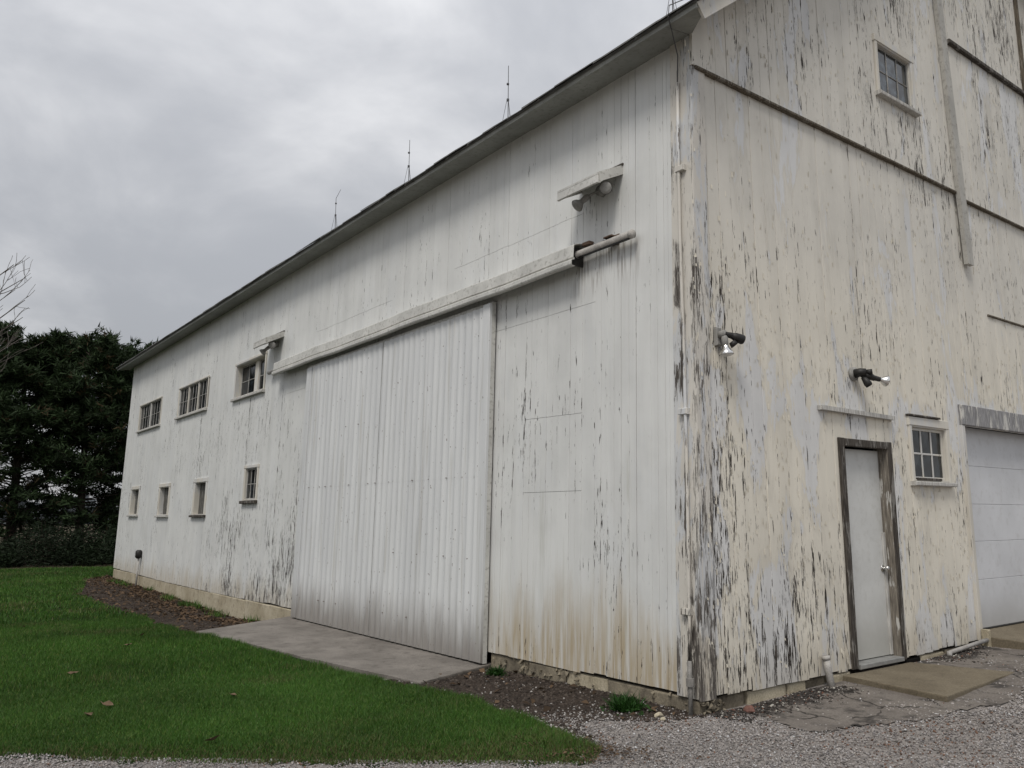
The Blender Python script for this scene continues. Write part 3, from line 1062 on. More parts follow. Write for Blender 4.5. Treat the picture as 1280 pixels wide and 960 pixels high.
# --- entry door
d = G_OPEN['door']
rec = .09
leaf = MB().cbox(d[0] + .02, d[1] - .008, .165, d[3] - .02, -rec - .04, -rec, GW, .004).build('door', M['door_leaf'], barn)
mb = MB().tube([GW(3.115, 1.07, -rec), GW(3.115, 1.07, -rec + .035)], .014, 10)
mb.tube([GW(3.115, 1.07, -rec + .03), GW(3.115, 1.07, -rec + .042), GW(3.115, 1.07, -rec + .06), GW(3.115, 1.07, -rec + .075), GW(3.115, 1.07, -rec + .08)], [.014, .026, .031, .026, .012], 14)
mb.tube([GW(3.115, 1.07, -rec), GW(3.115, 1.07, -rec + .008)], .036, 14)
mb.build('door_knob', M['chrome'], leaf, smooth=True)
MB().cbox(d[0] - .09, d[0], .12, d[3] + .075, -.02, .032, GW, .006).build('door_casing', M['dark_wood'], barn)
MB().cbox(d[1], d[1] + .085, .12, d[3] + .075, -.02, .032, GW, .006).build('door_casing', M['dark_wood'], barn)
MB().cbox(d[0] + .002, d[1] - .002, d[3] - .008, d[3] + .072, -.02, .030, GW, .006).build('door_casing', M['dark_wood'], barn)
MB().cbox(d[1] - .006, d[1] + .012, .15, d[3], -rec - .06, .020, GW, .002).build('door_jamb', M['bare_wood'], barn)
MB().cbox(d[0] - .012, d[0] + .006, .15, d[3], -rec - .06, .020, GW, .002).build('door_jamb', M['bare_wood'], barn)
MB().cbox(d[1] - .05, d[1] - .007, .17, 1.45, -rec + .001, -rec + .022, GW, .003).build('door_stop', M['sill'], barn)
MB().cbox(d[0] + .008, d[1] - .008, .115, .158, -rec - .05, .05, GW, .004).build('door_sill', M['thresh'], barn)
MB().quadprism([GW(1.93, 2.700, .005), GW(3.34, 2.685, .005), GW(3.34, 2.730, .005), GW(1.93, 2.745, .005)], (0, -.052, 0)).build('door_drip_cap', M['sill'], barn)

# --- garage door
g0, g1 = 5.04, 8.1
gd = MB().box(g0 - .02, g1 + .02, .1, 2.74, -.24, -.20, GW).build('garage_door', M['void'], barn)
zs = [.255, .84, 1.312, 1.778, 2.262, 2.76]
for k in range(5):
    MB().cbox(g0 + .01, g1 - .01, zs[k] + .0012, zs[k + 1] - .0012, -.20, -.145, GW, .004).build('door_panel', M['garage'], gd)
MB().cbox(g0, g1, .236, .256, -.19, -.14, GW, .004).build('rubber_seal', M['black_fix'], gd)
MB().cbox(g0 - .075, g0, .17, 2.742, -.02, .035, GW, .006).build('garage_jamb', M['trim'], barn)
MB().cbox(g0 - .004, g0 + .012, .17, 2.742, -.22, .02, GW, .003).build('garage_jamb', M['trim'], barn)
MB().cbox(g0 - .075, g1 + .2, 2.744, 3.0, -.02, .045, GW, .008).build('garage_lintel', M['grey_trim'], barn)

# lifted paint flakes: real little curls on the gable and corner
M['flake'] = simple('curled_paint', (.56, .525, .445), .7, .2, 6)


def flakes():
    V, F, n = [], [], 0
    def one(fn, u, z, o, w, h, lift):
        b = len(V)
        k = random.choice((-1, 1))
        for (du, dz, lo) in ((0, 0, .001), (w * .5, h * .1, lift * .4), (w, -h * .1, lift), (0, h, .001), (w * .5, h * .9, lift * .3), (w * .85, h * .75, lift * .8)):
            V.append(fn(u + k * du, z + dz, o + lo))
        F.extend([(b, b + 1, b + 4, b + 3), (b + 1, b + 2, b + 5, b + 4)])
    ops = list(G_OPEN.values())
    c = 0
    while c < 1500:
        x = random.uniform(.05, 8.4)
        z = random.uniform(.16, 9.5)
        if z > roofz(x) - .3: continue
        dn = .25 + .75 * (1 if x < .8 and z < 4.2 else 0) + .35 * (z < 3.4)
        if random.random() > dn: continue
        if any(q[0] - .12 < x < q[1] + .12 and q[2] - .1 < z < q[3] + .15 for q in ops): continue
        o = .002 if z < 5.85 else .025
        if x < .17: o = .024
        one(GW, x, z, o, random.uniform(.005, .018), random.uniform(.015, .075), random.uniform(.003, .011)); c += 1
    me = raw_mesh('paint_flakes', np.array(V), np.array(F), M['flake'], corners=4)
    link('paint_flakes', me, barn, kind='stuff')


flakes()

# ------------------------------------------------------------------ slabs and aprons
def slab(name, poly, top, bottom, m, ch=.012, label=None):
    bm = bmesh.new()
    vs = [bm.verts.new((x, y, (top if not callable(top) else top(x, y)))) for x, y in poly]
    f = bm.faces.new(vs)
    ed = [e for e in bm.edges]
    bmesh.ops.subdivide_edges(bm, edges=ed, cuts=7, use_grid_fill=False)
    for v in bm.verts:
        v.co.x += random.uniform(-.008, .008); v.co.y += random.uniform(-.008, .008)
    r = bmesh.ops.extrude_face_region(bm, geom=[f])
    for g in r['geom']:
        if isinstance(g, bmesh.types.BMVert): g.co.z = bottom
    top_e = [e for e in bm.edges if all(v.co.z > bottom + .01 for v in e.verts)]
    bmesh.ops.bevel(bm, geom=top_e, offset=ch, segments=2, affect='EDGES', profile=.6)
    bmesh.ops.recalc_face_normals(bm, faces=bm.faces)
    me = bpy.data.meshes.new(name); bm.to_mesh(me); bm.free()
    me.materials.append(m)
    return link(name, me, kind='structure')


slab('concrete_slab', SLAB, lambda x, y: -.012 + .004 * x, -.35, M['slab'], .015)
slab('door_pad', [(2.06, -.022), (1.90, -1.10), (3.60, -.95), (3.32, -.022)], lambda x, y: .088, -.2, M['pad'], .012)
slab('garage_apron', [(4.98, .17), (5.06, -.55), (8.6, -.8), (8.6, .17)], lambda x, y: .235 + .06 * min(y, 0) * 1.5, -.2, M['pad'], .012)
AS = [(.55, -.10), (.30, -.45), (.22, -.85), (.75, -1.05), (1.4, -1.30), (2.3, -1.42), (3.1, -1.28), (4.2, -1.0), (5.0, -.62), (4.95, -.05), (3.4, -.02), (1.2, -.02)]
grid_sheet('asphalt_patch', AS, .05, .006, M['asphalt'])


# ------------------------------------------------------------------ fixtures on the walls
def rotmat(d):
    d = Vector(d).normalized()
    return d.to_track_quat('Z', 'Y').to_matrix()


def par_lamp(par, base, aim, s=1.0, body=None, dark=False, split=True):
    """socket cone + reflector bulb aimed along aim"""
    aim = Vector(aim).normalized(); base = Vector(base)
    bm_ = body or M['fixture']
    P = lambda t: base + aim * t * s
    mb = MB().tube([P(0), P(.02), P(.085), P(.09)], [.02 * s, .03 * s, .027 * s, .02 * s], 12)
    put(mb.build('lamp_socket', bm_, par, smooth=True), par)
    mb = MB().tube([P(.088), P(.11), P(.135), P(.16), P(.168)], [.024 * s, .030 * s, .050 * s, .062 * s, .062 * s], 16, cap=False)
    b = put(mb.build('bulb', M['silver'] if not dark else M['fixture'], par, smooth=True), par)
    mb = MB().tube([P(.160), P(.172), P(.178)], [.0595 * s, .056 * s, .028 * s], 16)
    mb.build('bulb_face', M['bulb_face'] if not dark else M['fixture'], b, smooth=True)


def hooded(y0, z0, label, big=1.0):
    """little sloped hood with two floodlights below it; y0 is the near end on the wall"""
    W, D = .62 * big, .35 * big
    t = empty('hooded_floodlight', LW(y0 + W / 2, z0, 0), label, 'floodlight', 'hooded floodlights on the long wall')
    A = [LW(y0, z0 + .02, .0), LW(y0 + W, z0 + .02, .0), LW(y0 + W, z0 - .15 * big, D), LW(y0, z0 - .15 * big, D)]
    put(MB().quadprism(A, (0, 0, .022)).build('hood', M['white_metal'], t), t)
    # front and end fascias
    put(MB().cbox(y0 - .005, y0 + W + .005, z0 - .235 * big, z0 - .150 * big, D - .025, D, LW, .004).build('hood_front', M['white_metal'], t), t)
    for q, nm in ((y0 - .012, 'hood_end'), (y0 + W - .008, 'hood_end')):
        V = [LW(q, z0 + .03, .0), LW(q, z0 - .062, .0), LW(q, z0 - .20 * big, D * .8), LW(q, z0 - .235 * big, D - .03), LW(q, z0 - .13 * big, D - .03)]
        put(MB().quadprism(V, (0, .02, 0)).build(nm, M['white_metal'], t), t)
    put(MB().cbox(y0 - .02, y0 + W + .02, z0 + .035, z0 + .055, -.005, .02, LW, .003).build('flashing', M['dark_wood'], t), t)
    c = LW(y0 + W * .45, z0 - .22 * big, .10)
    put(MB().tube([LW(y0 + W * .45, z0 - .16 * big, .0), LW(y0 + W * .45, z0 - .16 * big, .07)], .055, 14).build('base_plate', M['fixture'], t, smooth=True), t)
    b1 = LW(y0 + W * .62, z0 - .20 * big, .12)
    b2 = LW(y0 + W * .30, z0 - .20 * big, .12)
    put(MB().tube([LW(y0 + W * .45, z0 - .16 * big, .06), b1], .014, 8).build('arm', M['fixture'], t), t)
    put(MB().tube([LW(y0 + W * .45, z0 - .16 * big, .06), b2], .014, 8).build('arm', M['fixture'], t), t)
    par_lamp(t, b1, (-.55, .18, -.55), 1.12 * big, dark=True)
    par_lamp(t, b2, (-.45, -.80, -.25), 1.12 * big, dark=True)
    return t


hooded(.93, 5.16, 'twin floodlight under the larger grey hood above the bare end of the door track')
hooded(10.0, 5.06, 'twin floodlight under the distant hood at the far left end of the door track', 1.02)

# corner floodlight on the gable
t = empty('twin_floodlight', GW(.36, 3.20, 0), 'twin floodlight by the corner board with a silver bulb pointing straight down', 'floodlight', 'floodlights on the gable wall')
put(MB().cbox(.345, .42, 3.17, 3.34, .0, .04, GW, .008).build('base_plate', M['fixture'], t), t)
put(MB().tube([GW(.38, 3.27, .04), GW(.39, 3.27, .10)], .035, 12).build('swivel', M['fixture'], t, smooth=True), t)
par_lamp(t, GW(.385, 3.25, .09), (0, -.10, -1), 1.05)
put(MB().tube([GW(.40, 3.27, .09), GW(.46, 3.255, .12)], [.022, .03], 10).build('swivel', M['black_fix'], t), t)
mb = MB().tube([GW(.44, 3.26, .11), GW(.49, 3.245, .135), GW(.545, 3.225, .16), GW(.56, 3.22, .167)], [.022, .040, .046, .040], 14)
put(mb.build('lamp_head', M['black_fix'], t, smooth=True), t)
mb = MB().tube([GW(.45, 3.20, .12), GW(.475, 3.165, .135)], [.03, .04], 10)
put(mb.build('sensor', M['black_fix'], t, smooth=True), t)

# floodlight over the entry door
t = empty('twin_floodlight', GW(2.62, 3.13, 0), 'small floodlight above the entry door with one bare silver bulb angled out and black sockets', 'floodlight', 'floodlights on the gable wall')
put(MB().tube([GW(2.62, 3.14, .0), GW(2.62, 3.14, .035)], .075, 16).build('base_plate', M['fixture'], t, smooth=True), t)
put(MB().tube([GW(2.62, 3.14, .03), GW(2.64, 3.15, .09), GW(2.66, 3.15, .14)], [.05, .045, .036], 12).build('swivel', M['black_fix'], t, smooth=True), t)
put(MB().tube([GW(2.66, 3.13, .09), GW(2.75, 3.11, .13), GW(2.80, 3.09, .15)], [.035, .038, .03], 12).build('swivel', M['black_fix'], t, smooth=True), t)
mb = MB().tube([GW(2.66, 3.10, .10), GW(2.69, 3.03, .13), GW(2.70, 3.00, .145)], [.026, .042, .036], 12)
put(mb.build('lamp_socket', M['black_fix'], t, smooth=True), t)
mb = MB().tube([GW(2.70, 3.15, .12), GW(2.73, 3.155, .17)], [.032, .03], 12)
put(mb.build('lamp_socket', M['black_fix'], t, smooth=True), t)
par_lamp(t, GW(2.78, 3.10, .14), (.85, -.45, -.22), .98, body=M['black_fix'])

# conduit down the corner
cd = empty('conduit_pipe', LW(.13, 0, .03), 'thin pipe running down the long wall right beside the corner', 'pipe')
pts = [LW(.135, 5.75, .042), LW(.135, 4.9, .042), LW(.13, 4.2, .042), LW(.10, 3.0, .042), LW(.085, 1.9, .042), LW(.075, .62, .045), LW(.07, .40, .06)]
put(MB().tube(pts, .016, 8).build('upper_pipe', M['corner'], cd, smooth=True), cd)
put(MB().tube([LW(.07, .42, .06), LW(.05, .30, .085), LW(.04, .24, .09), LW(.04, -.08, .09)], [.019, .021, .022, .022], 8).build('lower_pipe', M['pipe_grey'], cd, smooth=True), cd)
put(MB().tube([LW(.04, .225, .09), LW(.04, .29, .09)], .033, 8).build('coupling', M['pipe_grey'], cd), cd)
for zz in (4.86, 2.55, .82):
    put(MB().cbox(.06, .165, zz - .028, zz + .028, .02, .064, LW, .005).build('pipe_clamp', M['corner'], cd), cd)

# standpipe by the far end of the long wall
sp = empty('standpipe', LW(19.1, -.2, .1), 'dark capped pipe standing against the wall below the two leftmost small openings', 'pipe')
put(MB().tube([LW(19.12, -.28, .07), LW(19.12, .56, .07)], .026, 8).build('stem', M['pipe'], sp, smooth=True), sp)
put(MB().tube([LW(19.12, .54, .075), LW(19.12, .57, .08), LW(19.12, .72, .08), LW(19.12, .76, .08)], [.05, .085, .085, .05], 10).build('cap', M['black_fix'], sp, smooth=True), sp)

# vent stub and drain pipe on the gable side
vp = empty('vent_pipe', (1.76, -.08, 0), 'short white pipe stub rising from the ground left of the entry door', 'pipe')
put(MB().tube([(1.745, -.055, .30), (1.75, -.06, .20), (1.775, -.09, -.05)], .034, 12).build('stub', M['pipe'], vp, smooth=True), vp)
put(MB().tube([(1.742, -.05, .305), (1.745, -.055, .27)], .039, 12).build('collar', M['pipe'], vp, smooth=True), vp)
dp = empty('drain_pipe', (4.6, -.1, .15), 'white plastic pipe lying along the wall foot left of the garage door', 'pipe')
put(MB().tube([(4.05, -.10, .125), (4.95, -.11, .185)], .024, 10).build('run', M['sheet'], dp, smooth=True), dp)
put(MB().tube([(4.05, -.10, .14), (4.045, -.10, .06)], .028, 10).build('elbow', M['sheet'], dp, smooth=True), dp)
put(MB().cbox(4.95, 5.02, .05, .30, .05, .13, GW, .01).build('end_block', M['found'], dp), dp)


# lightning rods along the ridge
def lrod(y, h, label, bent=False):
    t = empty('lightning_rod', (RIDGE, y, RIDGE_Z + .03), label, 'lightning rod', 'lightning rods along the barn ridge')
    b = Vector((RIDGE, y, RIDGE_Z + .03))
    top = b + Vector((.02, 0, h))
    pts = [b, top] if not bent else [b, b + Vector((0, 0, h * .82)), b + Vector((.12, -.12, h))]
    put(MB().tube(pts, [.013, .009, .006][:len(pts)], 6).build('rod', M['rod'], t), t)
    for k in range(3):
        a = k * 2.1 + .4
        put(MB().tube([b + Vector((.20 * math.cos(a), .20 * math.sin(a), -.05)), b + Vector((.03 * math.cos(a), .03 * math.sin(a), .85)), b + Vector((0, 0, .87))], .006, 5).build('brace_leg', M['rod'], t), t)
    put(MB().tube([b + Vector((0, 0, .84)), b + Vector((0, 0, .90))], .035, 8).build('collar', M['rod'], t), t)
    put(MB().tube([b + Vector((0, 0, 1.30)), b + Vector((0, 0, 1.34))], .034, 8).build('collar', M['rod'], t), t)


lrod(5.72, 1.75, 'lightning rod nearest the gable end of the roof, cut by the top of the photo')
lrod(11.45, 1.85, 'tallest straight lightning rod standing on the roof above the sliding door')
lrod(16.65, 1.75, 'straight lightning rod second from the far end of the roof')
lrod(21.95, 1.85, 'lightning rod with a bent tip, farthest along the roof', bent=True)
# conductor cable looping over the eave
cb = MB().tube([(.5, -.05, roofz(.5) + .06), (-.22, -.1, 6.30), (-.24, -.1, 6.17), (-.10, -.02, 6.12), LW(.12, 6.02, .05), LW(.135, 5.74, .045)], .0055, 6)
ob = cb.build('conductor_cable', M['rod'], None, smooth=True)
tag(ob, None, 'thin lightning conductor cable hanging over the eave at the near corner', 'cable')

# broken brick and pale stones by the corner
def chunk(name, loc, r, m, label, cat, group=None, flat=.6, seed=0):
    rr = random.Random(seed)
    bm = bmesh.new()
    for _ in range(16):
        v = Vector((rr.gauss(0, 1), rr.gauss(0, 1), rr.gauss(0, 1))).normalized()
        bm.verts.new((v.x * r, v.y * r * .75, v.z * r * flat))
    h = bmesh.ops.convex_hull(bm, input=bm.verts)
    bmesh.ops.delete(bm, geom=[g for g in h['geom_interior'] if isinstance(g, bmesh.types.BMVert)], context='VERTS')
    bmesh.ops.bevel(bm, geom=list(bm.edges), offset=r * .08, segments=1, affect='EDGES')
    me = bpy.data.meshes.new(name); bm.to_mesh(me); bm.free(); me.materials.append(m)
    o = link(name, me, None, None, label, cat, group)
    o.location = (loc[0], loc[1], gzf(loc[0], loc[1]) + r * flat * .45)
    o.rotation_euler.z = rr.uniform(0, 6)
    return o


chunk('broken_brick', (.42, -.17), .085, M['brick'], 'broken red brick on the gravel at the gable foundation', 'brick', flat=.5, seed=3)
chunk('stone', (-.33, .17), .050, M['found'], 'larger pale stone on the gravel between the corner and the big weed', 'stone', 'pale stones by the corner', seed=5)
chunk('stone', (-.40, .06), .040, M['found'], 'smaller pale stone nearer the driveway beside the big weed', 'stone', 'pale stones by the corner', seed=8)

# ------------------------------------------------------------------ scattered stones
def octa(P, size, cols, flat=.7):
    n = len(P)
    base = np.array([[1, 0, 0], [-1, 0, 0], [0, 1, 0], [0, -1, 0], [0, 0, 1], [0, 0, -1]], float)
    B = base[None] * (1 + .45 * (RNG.random((n, 6, 1)) - .5)) + .35 * (RNG.random((n, 6, 3)) - .5)
    B = B * size[:, None, None] * np.stack([np.ones(n), .6 + .4 * RNG.random(n), flat * (.7 + .4 * RNG.random(n))], 1)[:, None, :]
    a = RNG.random(n) * 6.283; b = (RNG.random(n) - .5) * 1.2
    ca, sa, cb_, sb = np.cos(a), np.sin(a), np.cos(b), np.sin(b)
    x, y, z = B[..., 0], B[..., 1], B[..., 2]
    x, z = x * cb_[:, None] - z * sb[:, None], x * sb[:, None] + z * cb_[:, None]
    x, y = x * ca[:, None] - y * sa[:, None], x * sa[:, None] + y * ca[:, None]
    V = np.stack([x, y, z], -1) + P[:, None, :]
    f = np.array([[0, 2, 4], [2, 1, 4], [1, 3, 4], [3, 0, 4], [2, 0, 5], [1, 2, 5], [3, 1, 5], [0, 3, 5]])
    F = (f[None] + (np.arange(n) * 6)[:, None, None]).reshape(-1, 3)
    return V.reshape(-1, 3), F, np.repeat(cols, 6, 0)


def sample(poly, n, bbox):
    X = bbox[0] + RNG.random(n) * (bbox[2] - bbox[0]); Y = bbox[1] + RNG.random(n) * (bbox[3] - bbox[1])
    k = inside(poly, X, Y)
    return X[k], Y[k]


def seen(X, Y, m=120):
    u, v, w = project(X, Y, gz(X, Y))
    return (w > .5) & (u > -m) & (u < 1280 + m) & (v > -50) & (v < 960 + m)


def gravel():
    X, Y = sample(GRAVEL, 1000000, (-7, -4.2, 9, 5.0))
    d = np.hypot(X - CAMP.x, Y - CAMP.y)
    s = seen(X, Y)
    dens = np.where(s, np.clip(5.2 / d, .35, 1.0), .05)
    # thin over the asphalt patch and under the pads
    jx = (fbm(X * 3.1, Y * 3.1, 41) - .5) * .55; jy = (fbm(X * 3.1, Y * 3.1, 42) - .5) * .5
    asp = inside(AS, X + jx, Y + jy)
    pad = inside([(2.04, -.0), (1.88, -1.12), (3.62, -.97), (3.34, 0)], X, Y) | ((X > 4.95) & (Y > -.75)) | ((X > .02) & (Y > -.03))
    patch = fbm(X * 1.3, Y * 1.3, 21)
    dens = dens * np.where(asp, .05 + .45 * sstep(.5, .68, fbm(X * 2, Y * 2, 9)), 1) * ~pad
    # browner, thinner tracks
    thin = sstep(.56, .66, fbm(X * .9 + Y * .5, Y * 2.4, 33))
    dens = dens * (1 - .45 * thin)
    k = RNG.random(len(X)) < dens * .82
    X, Y, d, asp, patch, thin = X[k], Y[k], d[k], asp[k], patch[k], thin[k]
    n = len(X)
    size = (.0042 + .0066 * RNG.random(n) ** 3.0) * np.clip(d / 5.5, .85, 1.6)
    g = .175 + .21 * RNG.random(n) + .12 * (patch - .5)
    warm = RNG.random(n)
    C = np.stack([g * (1.02 + .06 * warm), g * (.965 + .02 * warm), g * (.955 - .05 * warm)], 1)
    red = RNG.random(n) < .03 + .16 * thin
    C[red] = np.array([.17, .10, .07]) * (.6 + .7 * RNG.random((red.sum(), 1)))
    dk = RNG.random(n) < .16
    C[dk] *= .42
    wh = RNG.random(n) < .03
    C[wh] = C[wh] * 0 + .52
    P = np.stack([X, Y, gz(X, Y) + size * .25], 1)
    V, F, Cc = octa(P, size, C)
    link('gravel_stones', raw_mesh('gravel_stones', V, F, M['stone'], Cc), kind='stuff')
    # stones strewn on the soil bed near the corner
    X, Y = sample(SOIL, 9000, (-1.6, -.4, .02, 3.2))
    k = RNG.random(len(X)) < .035 + .7 * (fbm(X * 1.6, Y * 1.6, 4) > .50) * sstep(.9, -.5, Y + .5 * X)
    X, Y = X[k], Y[k]; n = len(X)
    size = .005 + .013 * RNG.random(n) ** 2
    g = (.16 + .28 * RNG.random(n))[:, None] * np.array([1.03, .97, .92])
    V, F, Cc = octa(np.stack([X, Y, gz(X, Y) + .005 + size * .2], 1), size, g)
    link('soil_stones', raw_mesh('soil_stones', V, F, M['stone'], Cc), kind='stuff')
    # clods
    n = 5200
    X1, Y1 = sample(SOIL, n, (-1.6, -.4, .02, 3.2)); X2, Y2 = sample(SOIL2, n, (-2.1, 7.7, .1, 23.3))
    X, Y = np.concatenate([X1, X2]), np.concatenate([Y1, Y2]); n = len(X)
    size = .010 + .026 * RNG.random(n) ** 3
    g = (.022 + .05 * RNG.random(n))[:, None] * np.array([1.1, .88, .72])
    V, F, Cc = octa(np.stack([X, Y, gz(X, Y) + .003], 1), size, g, .6)
    link('soil_clods', raw_mesh('soil_clods', V, F, M['stone'], Cc), kind='stuff')


gravel()


def foot_debris():
    """dark dirt and chips that collect at the foot of the gable"""
    n = 5200
    X = .05 + 4.9 * RNG.random(n) ** 1.3; Y = -.03 - np.abs(RNG.normal(0, .16, n))
    k = (fbm(X * 2.1, Y * 2.1, 55) > .42) & ~((X > 1.85) & (X < 3.7) & (Y > -1.15))
    X, Y = X[k], Y[k]; n = len(X)
    size = .006 + .016 * RNG.random(n) ** 3
    g = (.018 + .06 * RNG.random(n))[:, None] * np.array([1.05, .92, .82])
    ch = RNG.random(n) < .10
    g[ch] = np.array([.42, .40, .36]) * (.6 + .6 * RNG.random((ch.sum(), 1)))
    rd = RNG.random(n) < .05
    g[rd] = np.array([.15, .075, .05])
    V, F, Cc = octa(np.stack([X, Y, gz(X, Y) + .008], 1), size, g, .5)
    link('wall_foot_debris', raw_mesh('wall_foot_debris', V, F, M['stone'], Cc), kind='stuff')


foot_debris()


# dead leaves over the soil bed by the far foundation
def litter():
    X, Y = sample(SOIL2, 9000, (-2.1, 7.7, .1, 23.3))
    k = RNG.random(len(X)) < .15 + .85 * sstep(-1.3, -.2, X) * (fbm(X * 1.4, Y * 1.4, 14) > .38)
    X, Y = X[k], Y[k]
    X1, Y1 = sample(SOIL, 2600, (-1.6, -.4, .02, 3.2))
    X, Y = np.concatenate([X, X1[:45]]), np.concatenate([Y, Y1[:45]])
    a_ = RNG.random(900); X2 = -1.35 + RNG.normal(0, .16, 900) - .25 * a_; Y2 = -.25 + RNG.normal(0, .16, 900) + .7 * (a_ - .4)
    k2 = fbm(X2 * 3, Y2 * 3, 91) > .45
    nb = len(X); X, Y = np.concatenate([X, X2[k2]]), np.concatenate([Y, Y2[k2]])
    n = len(X)
    s = .018 + .035 * RNG.random(n)
    s[nb:] = .006 + .012 * RNG.random(n - nb)
    a = RNG.random(n) * 6.283
    du = np.stack([np.cos(a), np.sin(a), (RNG.random(n) - .5) * .9], 1) * s[:, None]
    dv = np.stack([-np.sin(a), np.cos(a), (RNG.random(n) - .5) * 1.1], 1) * (s * .6)[:, None]
    c = np.stack([X, Y, gz(X, Y) + .012 + .015 * RNG.random(n)], 1)
    up = np.array([0, 0, 1.]) * (s * .25)[:, None]
    V = np.stack([c - du, c - dv + up, c + du, c + dv + up], 1).reshape(-1, 3)
    i = np.arange(n) * 4
    F = np.concatenate([np.stack([i, i + 1, i + 2], 1), np.stack([i, i + 2, i + 3], 1)])
    C = (.35 + .9 * RNG.random(n))[:, None] * np.array([.115, .075, .045])
    link('leaf_litter', raw_mesh('leaf_litter', V, F, M['leaf'], np.repeat(C, 4, 0)), kind='stuff')


litter()


# ------------------------------------------------------------------ grass
def blades(X, Y, h, w, C, lean=.45, seg=2, Z=None):
    n = len(X)
    z = gz(X, Y) - .004 if Z is None else Z
    a = RNG.random(n) * 6.283; l = lean * (.3 + RNG.random(n)); la = RNG.random(n) * 6.283
    b = np.stack([X, Y, z], 1)
    s = np.stack([np.cos(a), np.sin(a), np.zeros(n)], 1) * (w / 2)[:, None]
    ld = np.stack([np.cos(la) * l, np.sin(la) * l, np.ones(n)], 1)
    ld /= np.linalg.norm(ld, axis=1)[:, None]
    i0 = np.arange(n)
    if seg == 1:
        tip = b + ld * h[:, None]
        V = np.stack([b - s, b + s, tip], 1).reshape(-1, 3)
        F = np.stack([i0 * 3, i0 * 3 + 1, i0 * 3 + 2], 1)
        return V, F, np.repeat(C, 3, 0)
    mid = b + ld * (h * .55)[:, None]
    l2 = ld.copy(); l2[:, :2] *= 2.0; l2 /= np.linalg.norm(l2, axis=1)[:, None]
    tip = mid + l2 * (h * .5)[:, None]
    V = np.stack([b - s, b + s, mid - s * .8, mid + s * .8, tip], 1).reshape(-1, 3)
    j = i0 * 5
    F = np.concatenate([np.stack([j, j + 1, j + 3], 1), np.stack([j, j + 3, j + 2], 1), np.stack([j + 2, j + 3, j + 4], 1)])
    return V, F, np.repeat(C, 5, 0)


def merge(parts):
    V, F, C, o = [], [], [], 0
    for v, f, c in parts:
        V.append(v); F.append(f + o); C.append(c); o += len(v)
    return np.concatenate(V), np.concatenate(F), np.concatenate(C)


def grass_col(X, Y):
    n = len(X)
    p = fbm(X * .9, Y * .9, 51)[:, None]; q = RNG.random((n, 1))
    C = np.array([.055, .132, .019]) * (.60 + .8 * q) * (.62 + .76 * p)
    yl = (q[:, 0] > .93)
    C[yl] = C[yl] * .5 + np.array([.11, .13, .03])
    dry = (RNG.random(n) < .05 + .35 * sstep(.60, .72, fbm(X * .55, Y * .8, 61)))
    C[dry] = np.array([.16, .135, .065]) * (.5 + .7 * RNG.random((dry.sum(), 1))) * .7 + C[dry] * .4
    return C


def lawn_grass():
    parts = []
    # near
    def region(n, bbox, dmin, dmax, dens_ref, wk, hk, seg):
        X, Y = sample(LAWN, n, bbox)
        d = np.hypot(X - CAMP.x, Y - CAMP.y)
        s = seen(X, Y, 160)
        k = (d >= dmin) & (d < dmax) & (RNG.random(len(X)) < np.where(s, 1, .12) * np.clip(dens_ref / d, 0, 1))
        # keep the slab clear
        k &= inside(LAWN, X + (fbm(X * 2.6, Y * 2.6, 81) - .5) * .34, Y + (fbm(X * 2.6, Y * 2.6, 82) - .5) * .34)
        k &= ~inside([(.1, 3.1), (-1.10, 2.72), (-1.40, 4.6), (-1.60, 6.5), (-1.74, 7.9), (.1, 8.8)], X, Y)
        X, Y, d = X[k], Y[k], d[k]
        m = len(X)
        tall = fbm(X * 2.2, Y * 2.2, 71)
        # longer along the slab and soil edges, worn short along the drive
        ed = np.min(np.stack([np.hypot(X - p[0], Y - p[1]) for p in LAWN[12:24]]), 0)
        drive = np.abs((Y - .97) * .79 + (X + 3.5) * .615 - 0)
        worn = sstep(.55, .0, drive) * (Y < 3.5)
        h = hk * (.55 + .6 * RNG.random(m)) * (.6 + .8 * tall) * (1 + .5 * sstep(.5, .1, ed)) * (1 - .45 * worn)
        C = grass_col(X, Y)
        wd = RNG.random(m) < worn * .5
        C[wd] = np.array([.13, .115, .05]) * (.5 + .7 * RNG.random((wd.sum(), 1)))
        kk = RNG.random(m) > worn * .45
        X, Y, h, C, d = X[kk], Y[kk], h[kk], C[kk], d[kk]
        parts.append(blades(X, Y, h, wk * (.7 + .6 * RNG.random(len(X))), C, .55, seg))
    region(820000, (-7, -.6, 0, 5.0), 0, 9.5, 7.0, .0042, .052, 2)
    region(430000, (-9, 3, 0.3, 12), 9.5, 16, 13, .0085, .056, 1)
    region(330000, (-16, 9, 8, 29), 16, 42, 24, .022, .075, 1)
    V, F, C = merge(parts)
    link('lawn_grass', raw_mesh('lawn_grass', V, F, M['grass'], C), kind='stuff')
    print('grass tris', len(F))
    # sparse tufts along the far foundation
    ps = []
    for c in range(15):
        yy = random.choice((random.uniform(12.2, 15.6), random.uniform(9.5, 21.5))); xx = random.uniform(-.35, -.05)
        n = 60
        X = xx + RNG.normal(0, .07, n); Y = yy + RNG.normal(0, .14, n)
        X = np.minimum(X, -.03)
        ps.append(blades(X, Y, .05 + .13 * RNG.random(n), .016 * np.ones(n), grass_col(X, Y) * 1.1, .6, 1))
    V, F, C = merge(ps)
    link('foundation_weeds', raw_mesh('foundation_weeds', V, F, M['grass'], C), kind='stuff')


lawn_grass()


